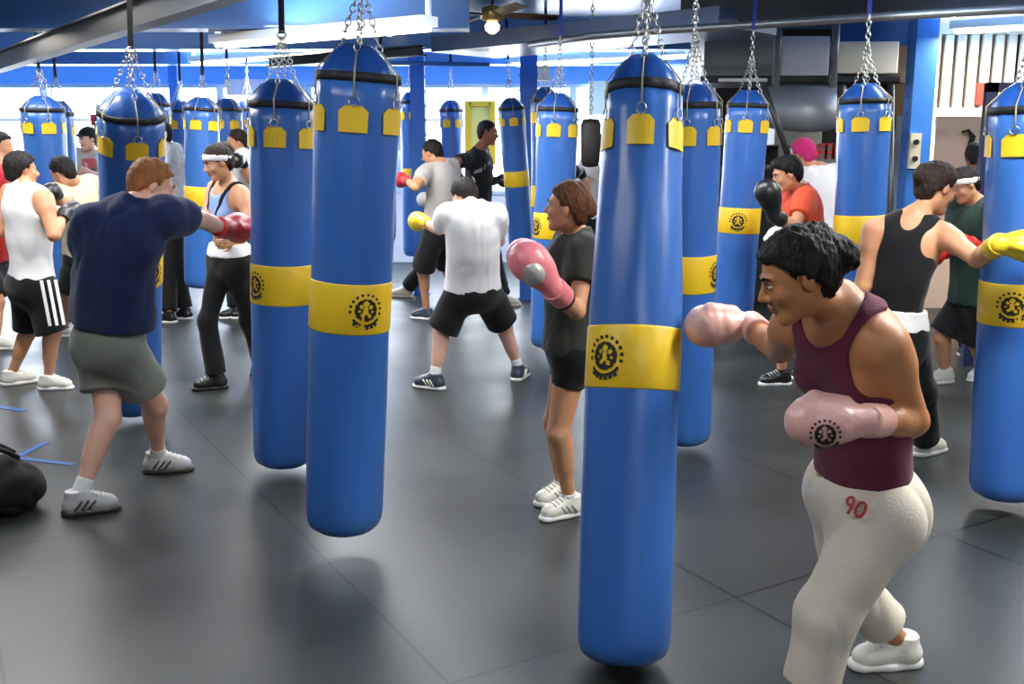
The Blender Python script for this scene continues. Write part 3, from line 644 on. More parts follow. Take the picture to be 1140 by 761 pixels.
    # --- hair
    hk = S.get('hairk', 'short'); hh = max(.005, min(h, .009)); vol = S.get('vol', .010)
    Hr = Shape().ell(hd(0, -.014, .038), HF, np.array([.075, .094, .087])*HS+vol*HS, .02)
    Hr.ell(hd(0, -.045, -.01), HF, np.array([.062, .055, .065])*HS+vol*.8*HS, .03)
    pl = nrm(hf*-.66+hu*.75); Hr.plane(hd(0, .072, .078 if hk != 'low' else .06), pl, .006*HS)
    for g in (1, -1): Hr.seg(hd(g*.072, .022, .03), hd(g*.070, .018, -.012), .009*HS, .005*HS, .006)
    Hr.ell(hd(0, -.055, -.045), HF, np.array([.052, .038, .035])*HS+vol*.3*HS, .02)
    for g in (1, -1): Hr.ell(hd(g*.082, .03, -.035), HF, np.array([.03, .045, .045])*HS, .01, op='s')
    if hk in ('bun', 'pony'):
        b = S.get('bun', (0, -.11, .03, .042)); Hr.ell(hd(*b[:3]), HF, np.array([b[3]]*3)*HS, .02); Hr.ell(hd(b[0], b[1]-.02, b[2]-.03), HF, np.array([b[3]*.8]*3)*HS, .02)
    if hk == 'pony': Hr.seg(hd(0, -.12, .02), hd(0, -.14, -.12), .03*HS, .018*HS, .03)
    if hk == 'top':   # tousled top and fringe falling forward
        Hr.ell(hd(0, .045, .095), HF, np.array([.06, .05, .035])*HS, .02)
    for x in S.get('hx', []): Hr.ell(hd(*x[:3]), HF, np.array(x[3:6])*HS, .02)
    if hk != 'none': sdf_obj('hair', Hr, hh, S['hair'], root, disp=S.get('hd_', .006), f=110., st=.4, seed=3, hair=True)
    if 'band' in S:
        Bd = Shape().ell(hd(0, -.012, .037), HF, np.array([.078, .098, .090])*HS+vol*HS*.9+.002, 0)
        pn = nrm(hu+hf*-S.get('bt', .35)); c0 = hd(0, .05, S.get('bz', .055)); Bd.plane(c0-pn*.022*HS, pn).plane(c0+pn*.022*HS, -pn); sdf_obj('headband', Bd, hh, S['band'], root)
    if 'cap' in S:
        Cp = Shape().ell(hd(0, -.008, .045), HF, np.array([.088, .105, .09])*HS, 0).plane(hd(0, 0, .045), hu).ell(hd(0, .12, .055), HF, np.array([.065, .06, .010])*HS, .01); sdf_obj('cap', Cp, hh, S['cap'], root)
    # --- clothes
    if 'top' in S:
        mt, kind, hem = S['top'][:3]; t = S.get('tt', .012)
        T = torso(Shape(), t, .05, pel=(hem < .05), trap=kind != 'bra')
        if kind in ('tee', 'loose'):
            if kind == 'loose' or kind == 'tee':
                T.seg(M+(N-M)*.35, P+up_p*hem*s, .155*s*bw+t, (.168 if kind == 'tee' else .178)*s*bw+t, .06, w=fc, e=.8, flat=0)
            for sd in 'RL': upper(T, sd, t+.004, S.get('slv', .62), .05, flat=1, grow=.012)
        T.plane(P+up_p*hem*s, up_p)
        if kind in ('tee', 'loose'): T.ell(N+uc*.055*s+fc*.02*s, FM, np.array([.075, .085, .07])*s, .01, op='s')
        elif kind in ('tank', 'bra', 'vest'):
            wv = .085 if kind == 'vest' else .095
            T.ell(N+uc*.05*s+fc*.05*s, FM, np.array([.075 if kind == 'vest' else .09, .12, .13 if kind != 'vest' else .09])*s, .01, op='s')
            if kind != 'vest': T.ell(N+uc*.03*s-fc*.10*s, FM, np.array([.055, .08, .085])*s, .01, op='s')
            for sg, sd in ((1, 'R'), (-1, 'L')):
                T.ell(sh_[sd]+sc_*sg*.035*s-uc*.02*s, FM, np.array([wv, .16, .13])*s, .01, op='s')
                if kind != 'vest': T.ell(sh_[sd]+sc_*sg*.02*s-fc*.13*s-uc*.03*s, FM, np.array([.10, .10, .13])*s, .015, op='s')
            if kind == 'bra': T.plane(N-uc*.30*s, uc)
        top = sdf_obj(S['top'][3], T, max(.006, h), mt, root, disp=S.get('fold', .006), f=S.get('ff', 16.), st=.55, seed=len(label))
        S['_top'] = T
    if 'straps' in S:
        for sg in (1, -1):
            o_ = N+sc_*sg*.095*s; dr = nrm(sc_*sg*.25+uc); nn = nrm(np.cross(dr, fc))
            St = torso(Shape(), .011, .05, pel=False).plane(o_-nn*.013*s, nn).plane(o_+nn*.013*s, -nn).plane(N-uc*.30*s, uc); sdf_obj('shoulder_strap', St, .007, S['straps'], root)
    if 'waist' in S:
        Wb = torso(Shape(), .022, .05).plane(P+up_p*.03*s, up_p).plane(P+up_p*.125*s, -up_p); sdf_obj('waistband', Wb, max(.006, h), S['waist'], root, disp=.003)
    if 'bottom' in S:
        mt, kind = S['bottom'][:2]; T = Shape(); tt = .012; fl = S.get('flare', .022)
        T.ell(P, FP, np.array([.172, .125, .13])*s*(1.04 if fem else 1)+tt, .05)
        for sg in (1, -1): T.ell(P-fp*(.05-.02*(1-S.get('gl', 1)))*s+sp*sg*.065*s-up_p*.05*s, FP, np.array([.088, .09-.018*(1-S.get('gl', 1)), .10])*s+tt, .09)
        if kind != 'tight': T.ell(P-fp*.035*s-up_p*.05*s, FP, np.array([.15, .105 if S.get('gl', 1) < 1 else .115, .13])*s+tt, .05)
        for sd in 'RL':
            if kind == 'shorts': thigh(T, sd, tt+.006, S.get('sl', .85), .05, flat=1, grow=fl)
            elif kind == 'tight': thigh(T, sd, .006, S.get('sl', .4), .04, flat=1)
            elif kind in ('pants', 'capri'):
                thigh(T, sd, tt+S.get('pw', .004), 1., .05); kn, an = kn_[sd], an_[sd]; e = .93 if kind == 'pants' else S.get('cl', .72)
                T.seg(kn, kn+(an-kn)*e, .06*s+tt+S.get('pw', .004), .05*s+tt+fl, .04, flat=1)
        T.plane(P+up_p*S.get('wz', .085)*s, -up_p)
        nm = {'shorts': 'shorts', 'tight': 'shorts', 'pants': 'trousers', 'capri': 'trousers'}[kind]
        S['_botobj'] = sdf_obj(nm, T, max(.006, h), mt, root, disp=S.get('bfold', .006), f=13., st=.6, seed=len(label)+3); S['_bot'] = T
    # --- feet
    for sd in 'RL':
        A, d = an_[sd], toe_[sd]; l = S['leg'+sd]; sx, dd, uu = frame_of(Z3+(-yawv(l['toe'])*l.get('tp', 0)), d)
        so = A-uu*.085*s; zb = so
        U = Shape().seg(A-dd*.018*s-uu*.03*s, A-dd*.018*s+uu*.03*s, .046*s, .045*s, .02, flat=1).seg(so+uu*.045*s-dd*.035*s, so+uu*.038*s+dd*.13*s, .043*s, .040*s, .03, w=uu, e=.9)
        U.seg(A+uu*.0*s+dd*.01*s, so+uu*.05*s+dd*.11*s, .038*s, .033*s, .03).plane(so+uu*.012*s, uu); up_ = sdf_obj('shoe', U, min(h, .008), S.get('shoe', SHOE_SOLE), root)
        Q = Shape().seg(so+uu*.012*s-dd*.040*s, so+uu*.012*s+dd*.04*s, .047*s, .044*s, .02, w=uu, e=.7).seg(so+uu*.012*s+dd*.04*s, so+uu*.012*s+dd*.14*s, .046*s, .044*s, .02, w=uu, e=.65).plane(so, uu).plane(so+uu*.028*s, -uu)
        sdf_obj('sole', Q, min(h, .007), S.get('sole', SHOE_SOLE), up_)
        if Yp < 8.5:
            if S.get('acc'):
                for g2 in (1, -1):
                    mb = MB()
                    for q in range(3):
                        c = project(U, [so+uu*(.03+.045*z_)*s+dd*(-.02+.03*q+.035*z_)*s+sx*g2*.05*s for z_ in (0, .33, .66, 1)], .0025); mb.tube(list(c), .005*s, 6)
                    mb.build('shoe_stripe', S['acc'], up_, smooth=True)
            mb = MB()
            for q in range(4):
                c = project(U, [so+uu*(.10-.012*q)*s+dd*(.035+.022*q)*s+sx*x*s for x in (-.022, -.011, 0, .011, .022)], .003); mb.tube(list(c), .0028, 5)
            mb.build('laces', S.get('lace', SHOE_SOLE), up_, smooth=True)
        if S.get('sock') is not None:
            kd = nrm(kn_[sd]-A); K = Shape().seg(A-kd*.02*s, A+kd*S.get('sockl', .07)*s, .041*s, .040*s, .01, flat=1); sdf_obj('sock', K, min(h, .008), S['sock'], root)
    # --- gloves
    for sd in 'RL':
        a = S['arm'+sd]; g = a.get('glove')
        if not g: continue
        w, e = wr_[sd], el_[sd]; d = nrm(w-e); G = g.get('s', 1.)*1.0
        if 'dir' in g: d2 = nrm(np.array(g['dir'])); 
        else: d2 = d
        n0 = np.array(g.get('up', (0, 0, 1.)), float); sx, dd, uu = frame_of(n0, d2) if abs(n0@d2) < .95 else frame_of(np.array([0, 1., 0]), d2)
        hg = .005 if Yp < 5 else .008 if Yp < 8.5 else .011
        Gl = Shape().ell(w+dd*.115*G, (sx, dd, uu), np.array([.061, .088, .066])*G, 0).ell(w+dd*.145*G-uu*.008*G, (sx, dd, uu), np.array([.066, .068, .070])*G, .03)
        Gl.seg(w+dd*.0*G, w+dd*.08*G, .042*G, .05*G, .03)
        tg = 1 if g.get('thumb', 1) > 0 else -1; Gl.seg(w+dd*.06*G+sx*tg*.045*G, w+dd*.135*G+sx*tg*.058*G-uu*.012*G, .024*G, .025*G, .012).seg(w+dd*.135*G+sx*tg*.058*G-uu*.012*G, w+dd*.16*G+sx*tg*.035*G-uu*.045*G, .024*G, .018*G, .006)
        Gl.seg(w+dd*.09*G-uu*.086*G+sx*.05*G, w+dd*.09*G-uu*.086*G-sx*.05*G, .014*G, None, .014, op='s')
        go = sdf_obj('boxing_glove', Gl, hg, g['m'], root, disp=.0015 if Yp < 5 else 0, f=50)
        Cf = Shape().seg(w-d*.075*G, w+d*.012*G, .046*G, .047*G, .01, flat=3); sdf_obj('glove_cuff', Cf, hg, g.get('cuff', g['m']), go, disp=.001)
        if 'trim' in g: sdf_obj('glove_trim', Shape().seg(w-d*.083*G, w-d*.07*G, .0485*G, .0485*G, .01, flat=3), hg*.8, g['trim'], go)
        if 'palm' in g: sdf_obj('glove_palm', Shape().ell(w+dd*.11*G+g.get('pd', 1)*sx*.012*G-uu*.02*G, (sx, dd, uu), np.array([.058, .06, .045])*G, 0), hg, g['palm'], go)
        g['_s'] = Gl; g['_o'] = go; g['_w'] = w; g['_f'] = (sx, dd, uu)
    S['_root'] = root; S['_j'] = dict(P=P, N=N, M=M, kn=kn_, hp=hp_, an=an_, el=el_, wr=wr_, sh=sh_, FP=FP, FM=FM, Hc=Hc)
    return S
def print_on(sh, par, cells, px, py, Y, scale, rot, m, name, off=.0025):
    """a printed mark: lie the flat cells before the cloth or leather, then settle them on it"""
    c = at(px, py, Y); r = nrm(ray(px, py)); ux = nrm(np.cross(r, Z3)); uz = np.cross(ux, r); ca, sa = math.cos(rot), math.sin(rot); V, Fc = [], []
    for q in cells:
        o = len(V); V += [c-r*.35+ux*(u*ca-v*sa)*scale+uz*(u*sa+v*ca)*scale for u, v in q]; Fc.append(tuple(range(o, o+len(q))))
    V = cast(sh, V, r, off); d = sh.ev(V); Fc = [f for f in Fc if all(abs(d[i]) < .02+off for i in f)]
    used = sorted({i for f in Fc for i in f}); mp = {a: b for b, a in enumerate(used)}
    return link(name, V[used] if used else V[:0], [tuple(mp[i] for i in f) for f in Fc], m, par) if used else None
#PEOPLE
# ------------------------------------------------------------------ the people
H_BLK = hairm('black_hair', (22, 17, 15)); H_BRN = hairm('brown_hair', (92, 58, 34)); H_RED = hairm('ginger_hair', (150, 96, 52)); H_DBR = hairm('dark_brown_hair', (44, 28, 20))
SK_TAN = skin('tan_skin', (188, 128, 84)); SK_PALE = skin('pale_skin', (226, 176, 150)); SK_MED = skin('medium_skin', (206, 150, 112)); SK_DARK = skin('brown_skin', (140, 88, 58))
C_NAVY = cloth('navy_cotton', (24, 38, 74)); C_WHITE = cloth('white_cotton', (236, 236, 236), .02); C_BLACK = cloth('black_cotton', (18, 18, 20)); C_GREY = cloth('grey_olive_cotton', (116, 120, 110))
C_TAN = cloth('cream_cotton', (214, 200, 170)); C_LG = cloth('light_grey_cotton', (186, 180, 172)); C_PLUM = cloth('plum_cotton', (92, 32, 54)); C_OFF = cloth('offwhite_fleece', (216, 206, 186)); C_CHAR = cloth('charcoal_cotton', (50, 52, 46))
C_OR = cloth('orange_cotton', (222, 84, 52)); C_GRN = cloth('dark_green_cotton', (26, 54, 44)); C_LB = cloth('pale_blue_cotton', (150, 176, 226)); C_SOCK = cloth('white_sock', (228, 228, 224)); C_RED = cloth('red_cotton', (190, 40, 44))
def leather(n, c): return mat(n, c, .38, bump=.15, bscale=60, var=.05, coat=.2)
G_PINK = leather('pale_pink_leather', (224, 172, 156)); G_PK2 = leather('rose_leather', (226, 126, 130)); G_RED = leather('red_leather', (205, 44, 40)); G_YEL = leather('yellow_leather', (232, 200, 40)); G_BLK = leather('black_glove_leather', (22, 22, 24)); G_WHT = leather('white_glove_leather', (225, 228, 230)); G_SIL = mat('silver_leather', (176, 178, 170), .35, metal=.3, bump=.3, bscale=90)
S_GRY = leather('grey_shoe_leather', (180, 180, 178)); S_DK = leather('dark_shoe_leather', (60, 58, 54)); S_NVY = leather('navy_shoe_leather', (54, 64, 80)); S_BLK = leather('black_shoe_leather', (16, 16, 18)); S_WHT = leather('white_shoe_leather', (222, 220, 206)); S_TAN = leather('beige_shoe_leather', (190, 180, 160))
ONLY = None
def add(key, name, label, S):
    if ONLY and key not in ONLY: return None
    return person(name, label, S)
fg = add('fg', 'person', 'woman in a plum tank top and off-white trousers punching with pale pink gloves', dict(s=.97, fem=True, skin=SK_TAN, hair=H_BLK, hairk='bun', gl=.0, tr=.92, vol=.012, bun=(.0, -.115, .03, .046), hd_=.008,
    hx=[(0, -.075, .085, .045, .045, .035), (0, .05, .085, .055, .03, .02)],
    pel=(960, 550, 2.72), neck=(936, 342, 2.62), aw=1.15, bw=1.14, yaw=255, yawc=238, hunch=.05, head=(888, 308, -1), hyaw=272, hp=18, hs=1.0,
    armL=dict(sh=(983, 385, 2.52), el=(1016, 468, 1), wr=(966, 468, -1), glove=dict(m=G_PINK, s=.98, dir=(-1, -.02, -.02), up=(0, -1, .25), thumb=1)),
    armR=dict(sh=(884, 362, 2.74), el=(868, 388, 1), wr=(835, 362, 1), glove=dict(m=G_PINK, s=1.02, thumb=-1, up=(0, 1, .2), dir=(-1, .25, .05))),
    legL=dict(ank=(894, 795), toe=245, bend=1.015), legR=dict(ank=(1002, 714), toe=262, bend=1.03),
    top=(C_PLUM, 'tank', .075, 'tank_top'), tt=.008, fold=.004, bottom=(C_OFF, 'capri'), flare=.022, pw=.012, cl=.64, wz=.15, bfold=.007, shoe=S_WHT, sock=None) if True else None)
if fg:
    g = fg['armL']['glove']; print_on(g['_s'], g['_o'], EMB, 919, 484, 2.4, .75, .2, INK, 'emblem')
    nine = []
    def stroke(pts, w=.008):
        for a, b in zip(pts[:-1], pts[1:]):
            a, b = np.array(a), np.array(b); d = (b-a)/np.linalg.norm(b-a); n = np.array([-d[1], d[0]])*w/2
            for k in range(2):
                p, q = a+(b-a)*k/2, a+(b-a)*(k+1)/2; nine.append([p-n, q-n, q+n, p+n])
    stroke([(-.008, .004), (-.02, .0), (-.028, .012), (-.022, .026), (-.01, .024), (-.008, .004), (-.014, -.024)]); stroke([(.006, -.018), (.002, .0), (.01, .022), (.024, .02), (.028, .0), (.02, -.022), (.006, -.018)])
    print_on(fg['_bot'], fg['_botobj'], nine, 952, 565, 2.5, .95, -.25, mat('red_print', (170, 50, 40), .7), 'printed_number', .016)
add('red', 'person', 'ginger haired man in a navy t-shirt throwing a red gloved punch', dict(s=1.0, bw=1.14, aw=1.1, skin=SK_PALE, hair=H_RED, hairk='short', vol=.014,
    pel=(124, 374, 4.66), neck=(148, 232, 4.62), yaw=50, yawc=38, hunch=.06, head=(169, 208, 1), hyaw=62, hp=18,
    armR=dict(sh=(188, 240, 4.62), el=(226, 245, 1), wr=(251, 255, 1), glove=dict(m=G_RED, s=1.12, up=(0, 0, 1))), armL=dict(sh=(102, 250, 4.60), el=(92, 305, 1), wr=(118, 290, 1), glove=dict(m=G_RED)),
    legL=dict(ank=(88, 552), toe=70), legR=dict(ank=(176, 508), toe=82), wz=.13, top=(C_NAVY, 'loose', .06, 't_shirt'), tt=.020, fold=.009, slv=.45, bottom=(C_GREY, 'shorts'), sl=.66, flare=.03, shoe=S_GRY, sole=S_DK, acc=S_DK, sock=C_SOCK, sockl=.09))
tk = add('tank', 'person', 'dark haired man in a white sleeveless shirt and black striped shorts', dict(s=.95, skin=SK_MED, hair=H_BLK, hairk='short', vol=.024, hx=[(0, -.05, -.03, .075, .06, .06)],
    pel=(36, 312, 6.95), neck=(30, 212, 6.9), yaw=40, yawc=32, bw=1.16, aw=1.15, head=(25, 190, 1), hyaw=48, hp=4, armR=dict(el=(60, 262, -1), wr=(72, 236, 1), glove=dict(m=G_BLK)), armL=dict(el=(-2, 258, 1), wr=(50, 236, 1), glove=dict(m=G_WHT, cuff=G_BLK)),
    legL=dict(ank=(13, 416), toe=55), legR=dict(ank=(54, 421), toe=85), top=(C_WHITE, 'vest', -.03, 'sleeveless_shirt'), tt=.02, bottom=(C_BLACK, 'shorts'), sl=.98, flare=.04, shoe=S_WHT, sock=None))
if tk:
    for q in range(3):
        cells = [[(.0+q*.045+dx*.3, -.0-.04*i), (.022+q*.045+dx*.3, -.04*i), (.022+q*.045+(dx+.012)*.3, -.04*(i+1)), (q*.045+(dx+.012)*.3, -.04*(i+1))] for i in range(8) for dx in (.012*i,)]
        print_on(tk['_bot'], tk['_botobj'], cells, 44, 312, 6.8, 1., 0, C_WHITE, 'side_stripe', .012)
add('edge', 'person', 'person with dark hair and a red shirt at the left edge', dict(s=.98, skin=SK_MED, hair=H_BLK, pel=(-12, 290, 8.6), neck=(-2, 182, 8.6), yaw=90, head=(1, 163, 1), hyaw=90,
    armR=dict(el=(-14, 232, -1), wr=(8, 240, -1), glove=dict(m=G_BLK)), armL=dict(el=(-5, 232, 1), wr=(10, 235, 1), glove=dict(m=G_BLK)), legL=dict(ank=(-22, 378), toe=90), legR=dict(ank=(-4, 378), toe=90), top=(C_RED, 'tee', 0, 't_shirt'), bottom=(C_BLACK, 'shorts'), shoe=S_WHT))
add('beige', 'person', 'man in a cream t-shirt leaning behind the far left bag', dict(s=1.0, skin=SK_MED, hair=H_BLK, vol=.012, pel=(94, 282, 8.5), neck=(83, 204, 8.4), yaw=290, hunch=.04, head=(70, 192, -1), hyaw=285, hp=25,
    armL=dict(el=(70, 232, -1), wr=(62, 212, -1), glove=dict(m=G_BLK)), armR=dict(el=(80, 235, 1), wr=(62, 222, 1), glove=dict(m=G_WHT)), legL=dict(ank=(74, 364), toe=280), legR=dict(ank=(104, 372), toe=290), top=(C_TAN, 'loose', 0, 't_shirt'), bottom=(C_BLACK, 'shorts'), shoe=S_GRY, sock=C_SOCK))
cp = add('cap', 'person', 'man in a black cap and pale grey t-shirt by the far windows', dict(s=1.02, skin=SK_PALE, hair=H_BLK, cap=C_BLACK, face=True, pel=(98, 248, 11.2), neck=(98, 170, 11.2), yaw=205, head=(98, 155, -1), hyaw=215, hp=5,
    armL=dict(el=(115, 198, -1), wr=(100, 192, -1)), armR=dict(el=(84, 198, -1), wr=(94, 196, -1)), legL=dict(ank=(104, 329), toe=200), legR=dict(ank=(90, 329), toe=210), top=(C_LG, 'loose', 0, 't_shirt'), bottom=(C_BLACK, 'pants'), shoe=S_BLK))
if cp: print_on(cp['_top'], cp['_root'], [[(-.07, -.05), (.0, -.065), (.07, -.05), (.07, .04), (.0, .055), (-.07, .04)]], 99, 181, 11., 1., 0, mat('red_shirt_print', (204, 96, 100), .8), 'shirt_print', .01)
add('hb', 'person', 'smiling woman with a white headband, black halter top and black leggings', dict(s=.97, fem=True, skin=SK_MED, hair=H_DBR, hairk='bun', vol=.010, bun=(.0, -.09, .085, .038), band=C_WHITE, straps=C_BLACK, pel=(256, 289, 6.95), neck=(254, 207, 6.9), yaw=215, yawc=220, head=(243, 181, -1), hyaw=238, hp=18,
    armL=dict(el=(282, 254, -1), wr=(260, 266, -1)), armR=dict(el=(228, 246, -1), wr=(246, 262, -1)), legR=dict(ank=(241, 420), toe=245), legL=dict(ank=(292, 402), toe=190), top=(C_LB, 'bra', .3, 'halter_top'), tt=.006, fold=.001, waist=C_WHITE, bottom=(C_BLACK, 'pants'), pw=-.004, flare=.012, wz=.06, shoe=S_BLK, sole=S_BLK))
add('grey', 'person', 'man in a pale grey t-shirt and black shorts hitting with a red glove', dict(s=1.0, skin=SK_MED, hair=H_BLK, vol=.012, pel=(490, 252, 9.6), neck=(491, 184, 9.5), yaw=300, hunch=.03, head=(481, 171, 1), hyaw=290, hp=15,
    armL=dict(sh=(474, 192, 9.4), el=(463, 208, -1), wr=(452, 200, 1), glove=dict(m=G_RED)), armR=dict(el=(506, 218, 1), wr=(484, 222, 1), glove=dict(m=G_WHT)), legL=dict(ank=(475, 346), toe=290), legR=dict(ank=(508, 343), toe=320), top=(C_LG, 'loose', 0, 't_shirt'), bottom=(C_BLACK, 'shorts'), sl=.95, flare=.04, shoe=S_NVY))
bk = add('black', 'person', 'short haired man in a black t-shirt facing the slim leaning bag', dict(s=1.08, skin=SK_DARK, hair=H_BLK, vol=.004, face=True, pel=(531, 236, 11.1), neck=(534, 168, 11.0), yaw=95, head=(543, 148, 1), hyaw=100, hp=5,
    armR=dict(sh=(522, 178, 10.9), el=(504, 180, -1), wr=(514, 202, -1), glove=dict(m=G_BLK)), armL=dict(el=(548, 205, 1), wr=(556, 200, -1), glove=dict(m=G_BLK)), legR=dict(ank=(452, 322), toe=280), legL=dict(ank=(560, 331), toe=95), top=(C_BLACK, 'loose', 0, 't_shirt'), bottom=(C_BLACK, 'pants'), shoe=S_TAN, sole=S_TAN))
if bk: print_on(bk['_top'], bk['_root'], [[(-.12, -.05), (-.02, -.045), (-.01, .0), (-.10, -.02)], [(.0, -.03), (.09, .02), (.09, .06), (.02, .02)]], 538, 186, 10.3, 1., .2, mat('grey_print', (130, 134, 136), .8), 'shirt_print', .012)
add('white', 'person', 'man in a white t-shirt and black shorts with his back to the camera', dict(s=1.0, bw=1.04, skin=SK_PALE, hair=H_BLK, vol=.014, pel=(526, 318, 7.0), neck=(524, 231, 6.85), yaw=335, yawc=340, hunch=.05, head=(517, 219, 1), hyaw=320, hp=25,
    armL=dict(sh=(497, 240, 6.85), el=(489, 255, 1), wr=(473, 247, 1), glove=dict(m=G_YEL)), armR=dict(sh=(552, 240, 6.9), el=(556, 268, 1), wr=(535, 262, 1), glove=dict(m=G_YEL)), legL=dict(ank=(484, 420), toe=295, kyaw=310), legR=dict(ank=(577, 410), toe=20, kyaw=20), top=(C_WHITE, 'loose', -.02, 't_shirt'), tt=.016, bottom=(C_BLACK, 'shorts'), sl=.92, flare=.045, shoe=S_NVY, acc=S_WHT, sock=C_SOCK, sockl=.08))
add('pink', 'person', 'woman in a charcoal t-shirt and black shorts with rose pink gloves raised', dict(s=.9, fem=True, skin=SK_MED, hair=H_BRN, hairk='bun', vol=.010, bun=(0, -.10, .02, .035), acc=S_GRY, pel=(637, 385, 4.42), neck=(640, 264, 4.4), yaw=272, yawc=265, head=(632, 231, -1), hyaw=285, hp=-4,
    armL=dict(sh=(652, 283, 4.26), el=(642, 346, -1), wr=(617, 322, -1), glove=dict(m=G_PK2, s=1.14, palm=G_SIL, pd=-1.6, dir=(-.6, -.1, .7), up=(.7, .2, .6), trim=BLK)), armR=dict(el=(630, 335, 1), wr=(608, 312, 1), glove=dict(m=G_PK2, s=1.14, dir=(-.5, 0, .8), up=(.7, .2, .6))),
    legL=dict(ank=(634, 556), toe=240), legR=dict(ank=(625, 540), toe=235), top=(C_CHAR, 'tee', -.02, 't_shirt'), fold=.006, slv=.5, bottom=(C_BLACK, 'tight'), sl=.38, wz=.04, shoe=S_WHT, sock=C_SOCK, sockl=.05))
add('orange', 'person', 'grinning dark haired man in an orange t-shirt and black gloves', dict(s=.96, skin=SK_MED, hair=H_BLK, hairk='top', vol=.014, pel=(892, 300, 7.0), neck=(890, 212, 6.95), yaw=272, hunch=.03, head=(876, 194, -1), hyaw=268, hp=15,
    armL=dict(el=(884, 252, -1), wr=(862, 240, -1), glove=dict(m=G_BLK, s=1.15, dir=(-.4, 0, .9), up=(1, 0, .3))), armR=dict(el=(872, 262, 1), wr=(868, 262, -1), glove=dict(m=G_WHT, s=1.1, cuff=G_BLK)), legL=dict(ank=(870, 416), toe=262), legR=dict(ank=(905, 410), toe=270), top=(C_OR, 'tee', 0, 't_shirt'), bottom=(C_BLACK, 'shorts'), shoe=S_BLK, sock=mat('dark_sock', (30, 30, 32), .8), sockl=.05))
H_PNK = cloth('pink_cotton', (204, 44, 110))
add('bandana', 'person', 'person in a white shirt and bright pink head scarf behind the orange shirt', dict(s=.98, skin=SK_MED, hair=H_PNK, vol=.016, hairk='bun', bun=(0, -.10, .0, .035), pel=(914, 280, 8.3), neck=(912, 190, 8.3), yaw=330, head=(893, 172, 1), hyaw=320, armR=dict(el=(932, 235, -1), wr=(925, 262, -1), glove=dict(m=G_BLK)), armL=dict(el=(898, 235, 1), wr=(890, 225, 1), glove=dict(m=G_BLK)),
    legL=dict(ank=(905, 384), toe=320), legR=dict(ank=(925, 388), toe=340), top=(C_WHITE, 'loose', 0, 't_shirt'), bottom=(C_BLACK, 'shorts'), shoe=S_BLK))
add('btank', 'person', 'dark haired woman in a black tank top punching the rightmost bag with a yellow glove', dict(s=.98, fem=True, skin=SK_MED, hair=H_DBR, hairk='bun', vol=.012, bun=(0, -.10, .05, .042), pel=(992, 368, 4.85), neck=(1018, 244, 4.8), yaw=55, yawc=35, hunch=.03, head=(1042, 210, 1), hyaw=72, hp=18,
    armR=dict(sh=(1052, 262, 4.72), el=(1088, 288, -1), wr=(1112, 272, -1), glove=dict(m=G_YEL, s=1.05, dir=(.8, -.3, .35))), armL=dict(sh=(974, 256, 4.85), el=(960, 318, 1), wr=(985, 300, 1), glove=dict(m=G_YEL)), legL=dict(ank=(965, 500), toe=50), legR=dict(ank=(1030, 490), toe=60), top=(C_BLACK, 'tank', .03, 'tank_top'), tt=.006, fold=.002, bottom=(C_BLACK, 'pants'), waist=C_WHITE, shoe=S_WHT, wz=.06))
add('green', 'person', 'person in a dark green t-shirt and white headband with head bowed', dict(s=.95, skin=SK_MED, hair=H_BLK, vol=.010, band=C_WHITE, pel=(1085, 330, 6.9), neck=(1087, 228, 6.9), yaw=255, head=(1074, 206, -1), hyaw=262, hp=25,
    armL=dict(el=(1100, 285, -1), wr=(1080, 270, -1), glove=dict(m=G_RED)), armR=dict(el=(1062, 280, 1), wr=(1048, 282, -1), glove=dict(m=G_RED)), legL=dict(ank=(1094, 410), toe=235), legR=dict(ank=(1052, 414), toe=250), top=(C_GRN, 'loose', -.05, 't_shirt'), tt=.02, bottom=(C_BLACK, 'shorts'), sl=.9, flare=.04, shoe=S_WHT, sock=C_SOCK, sockl=.05))
add('behind', 'person', 'dark haired person just behind the green shirted boxer', dict(s=.98, skin=SK_DARK, hair=H_BLK, vol=.012, pel=(1090, 285, 8.2), neck=(1092, 192, 8.2), yaw=20, head=(1086, 176, 1), hyaw=10, armR=dict(el=(1112, 235, 1), wr=(1100, 222, 1), glove=dict(m=G_BLK)), armL=dict(el=(1076, 235, 1), wr=(1085, 225, 1), glove=dict(m=G_BLK)), legL=dict(ank=(1080, 388), toe=0), legR=dict(ank=(1105, 388), toe=10), top=(C_BLACK, 'tee', 0, 't_shirt'), bottom=(C_BLACK, 'pants'), shoe=S_BLK))
add('w1', 'person', 'person in a white shirt glimpsed between the far bags right of the headband woman', dict(s=.97, skin=SK_MED, hair=H_DBR, pel=(268, 240, 10.2), neck=(268, 168, 10.2), yaw=250, head=(265, 158, -1), hyaw=250, armL=dict(el=(278, 200, -1), wr=(270, 178, -1), glove=dict(m=G_BLK)), armR=dict(el=(262, 200, 1), wr=(262, 165, -1), glove=dict(m=G_WHT)), legL=dict(ank=(275, 345), toe=250), legR=dict(ank=(262, 345), toe=250), top=(C_WHITE, 'tee', 0, 't_shirt'), bottom=(C_BLACK, 'pants'), shoe=S_BLK))
C_PAT = mat('speckled_cloth', (215, 215, 215), .8, var=.6, vscale=25)
add('w2', 'person', 'person in a speckled white shirt and black trousers left of the pale far bags', dict(s=.97, skin=SK_MED, hair=H_BLK, pel=(197, 232, 10.0), neck=(188, 164, 10.0), yaw=270, head=(180, 150, -1), hyaw=270, armL=dict(el=(182, 195, -1), wr=(172, 178, -1), glove=dict(m=G_BLK)), armR=dict(el=(186, 195, 1), wr=(172, 185, 1), glove=dict(m=G_WHT)), legL=dict(ank=(206, 346), toe=270), legR=dict(ank=(188, 350), toe=270), top=(C_PAT, 'tee', 0, 't_shirt'), bottom=(C_BLACK, 'pants'), shoe=S_BLK))
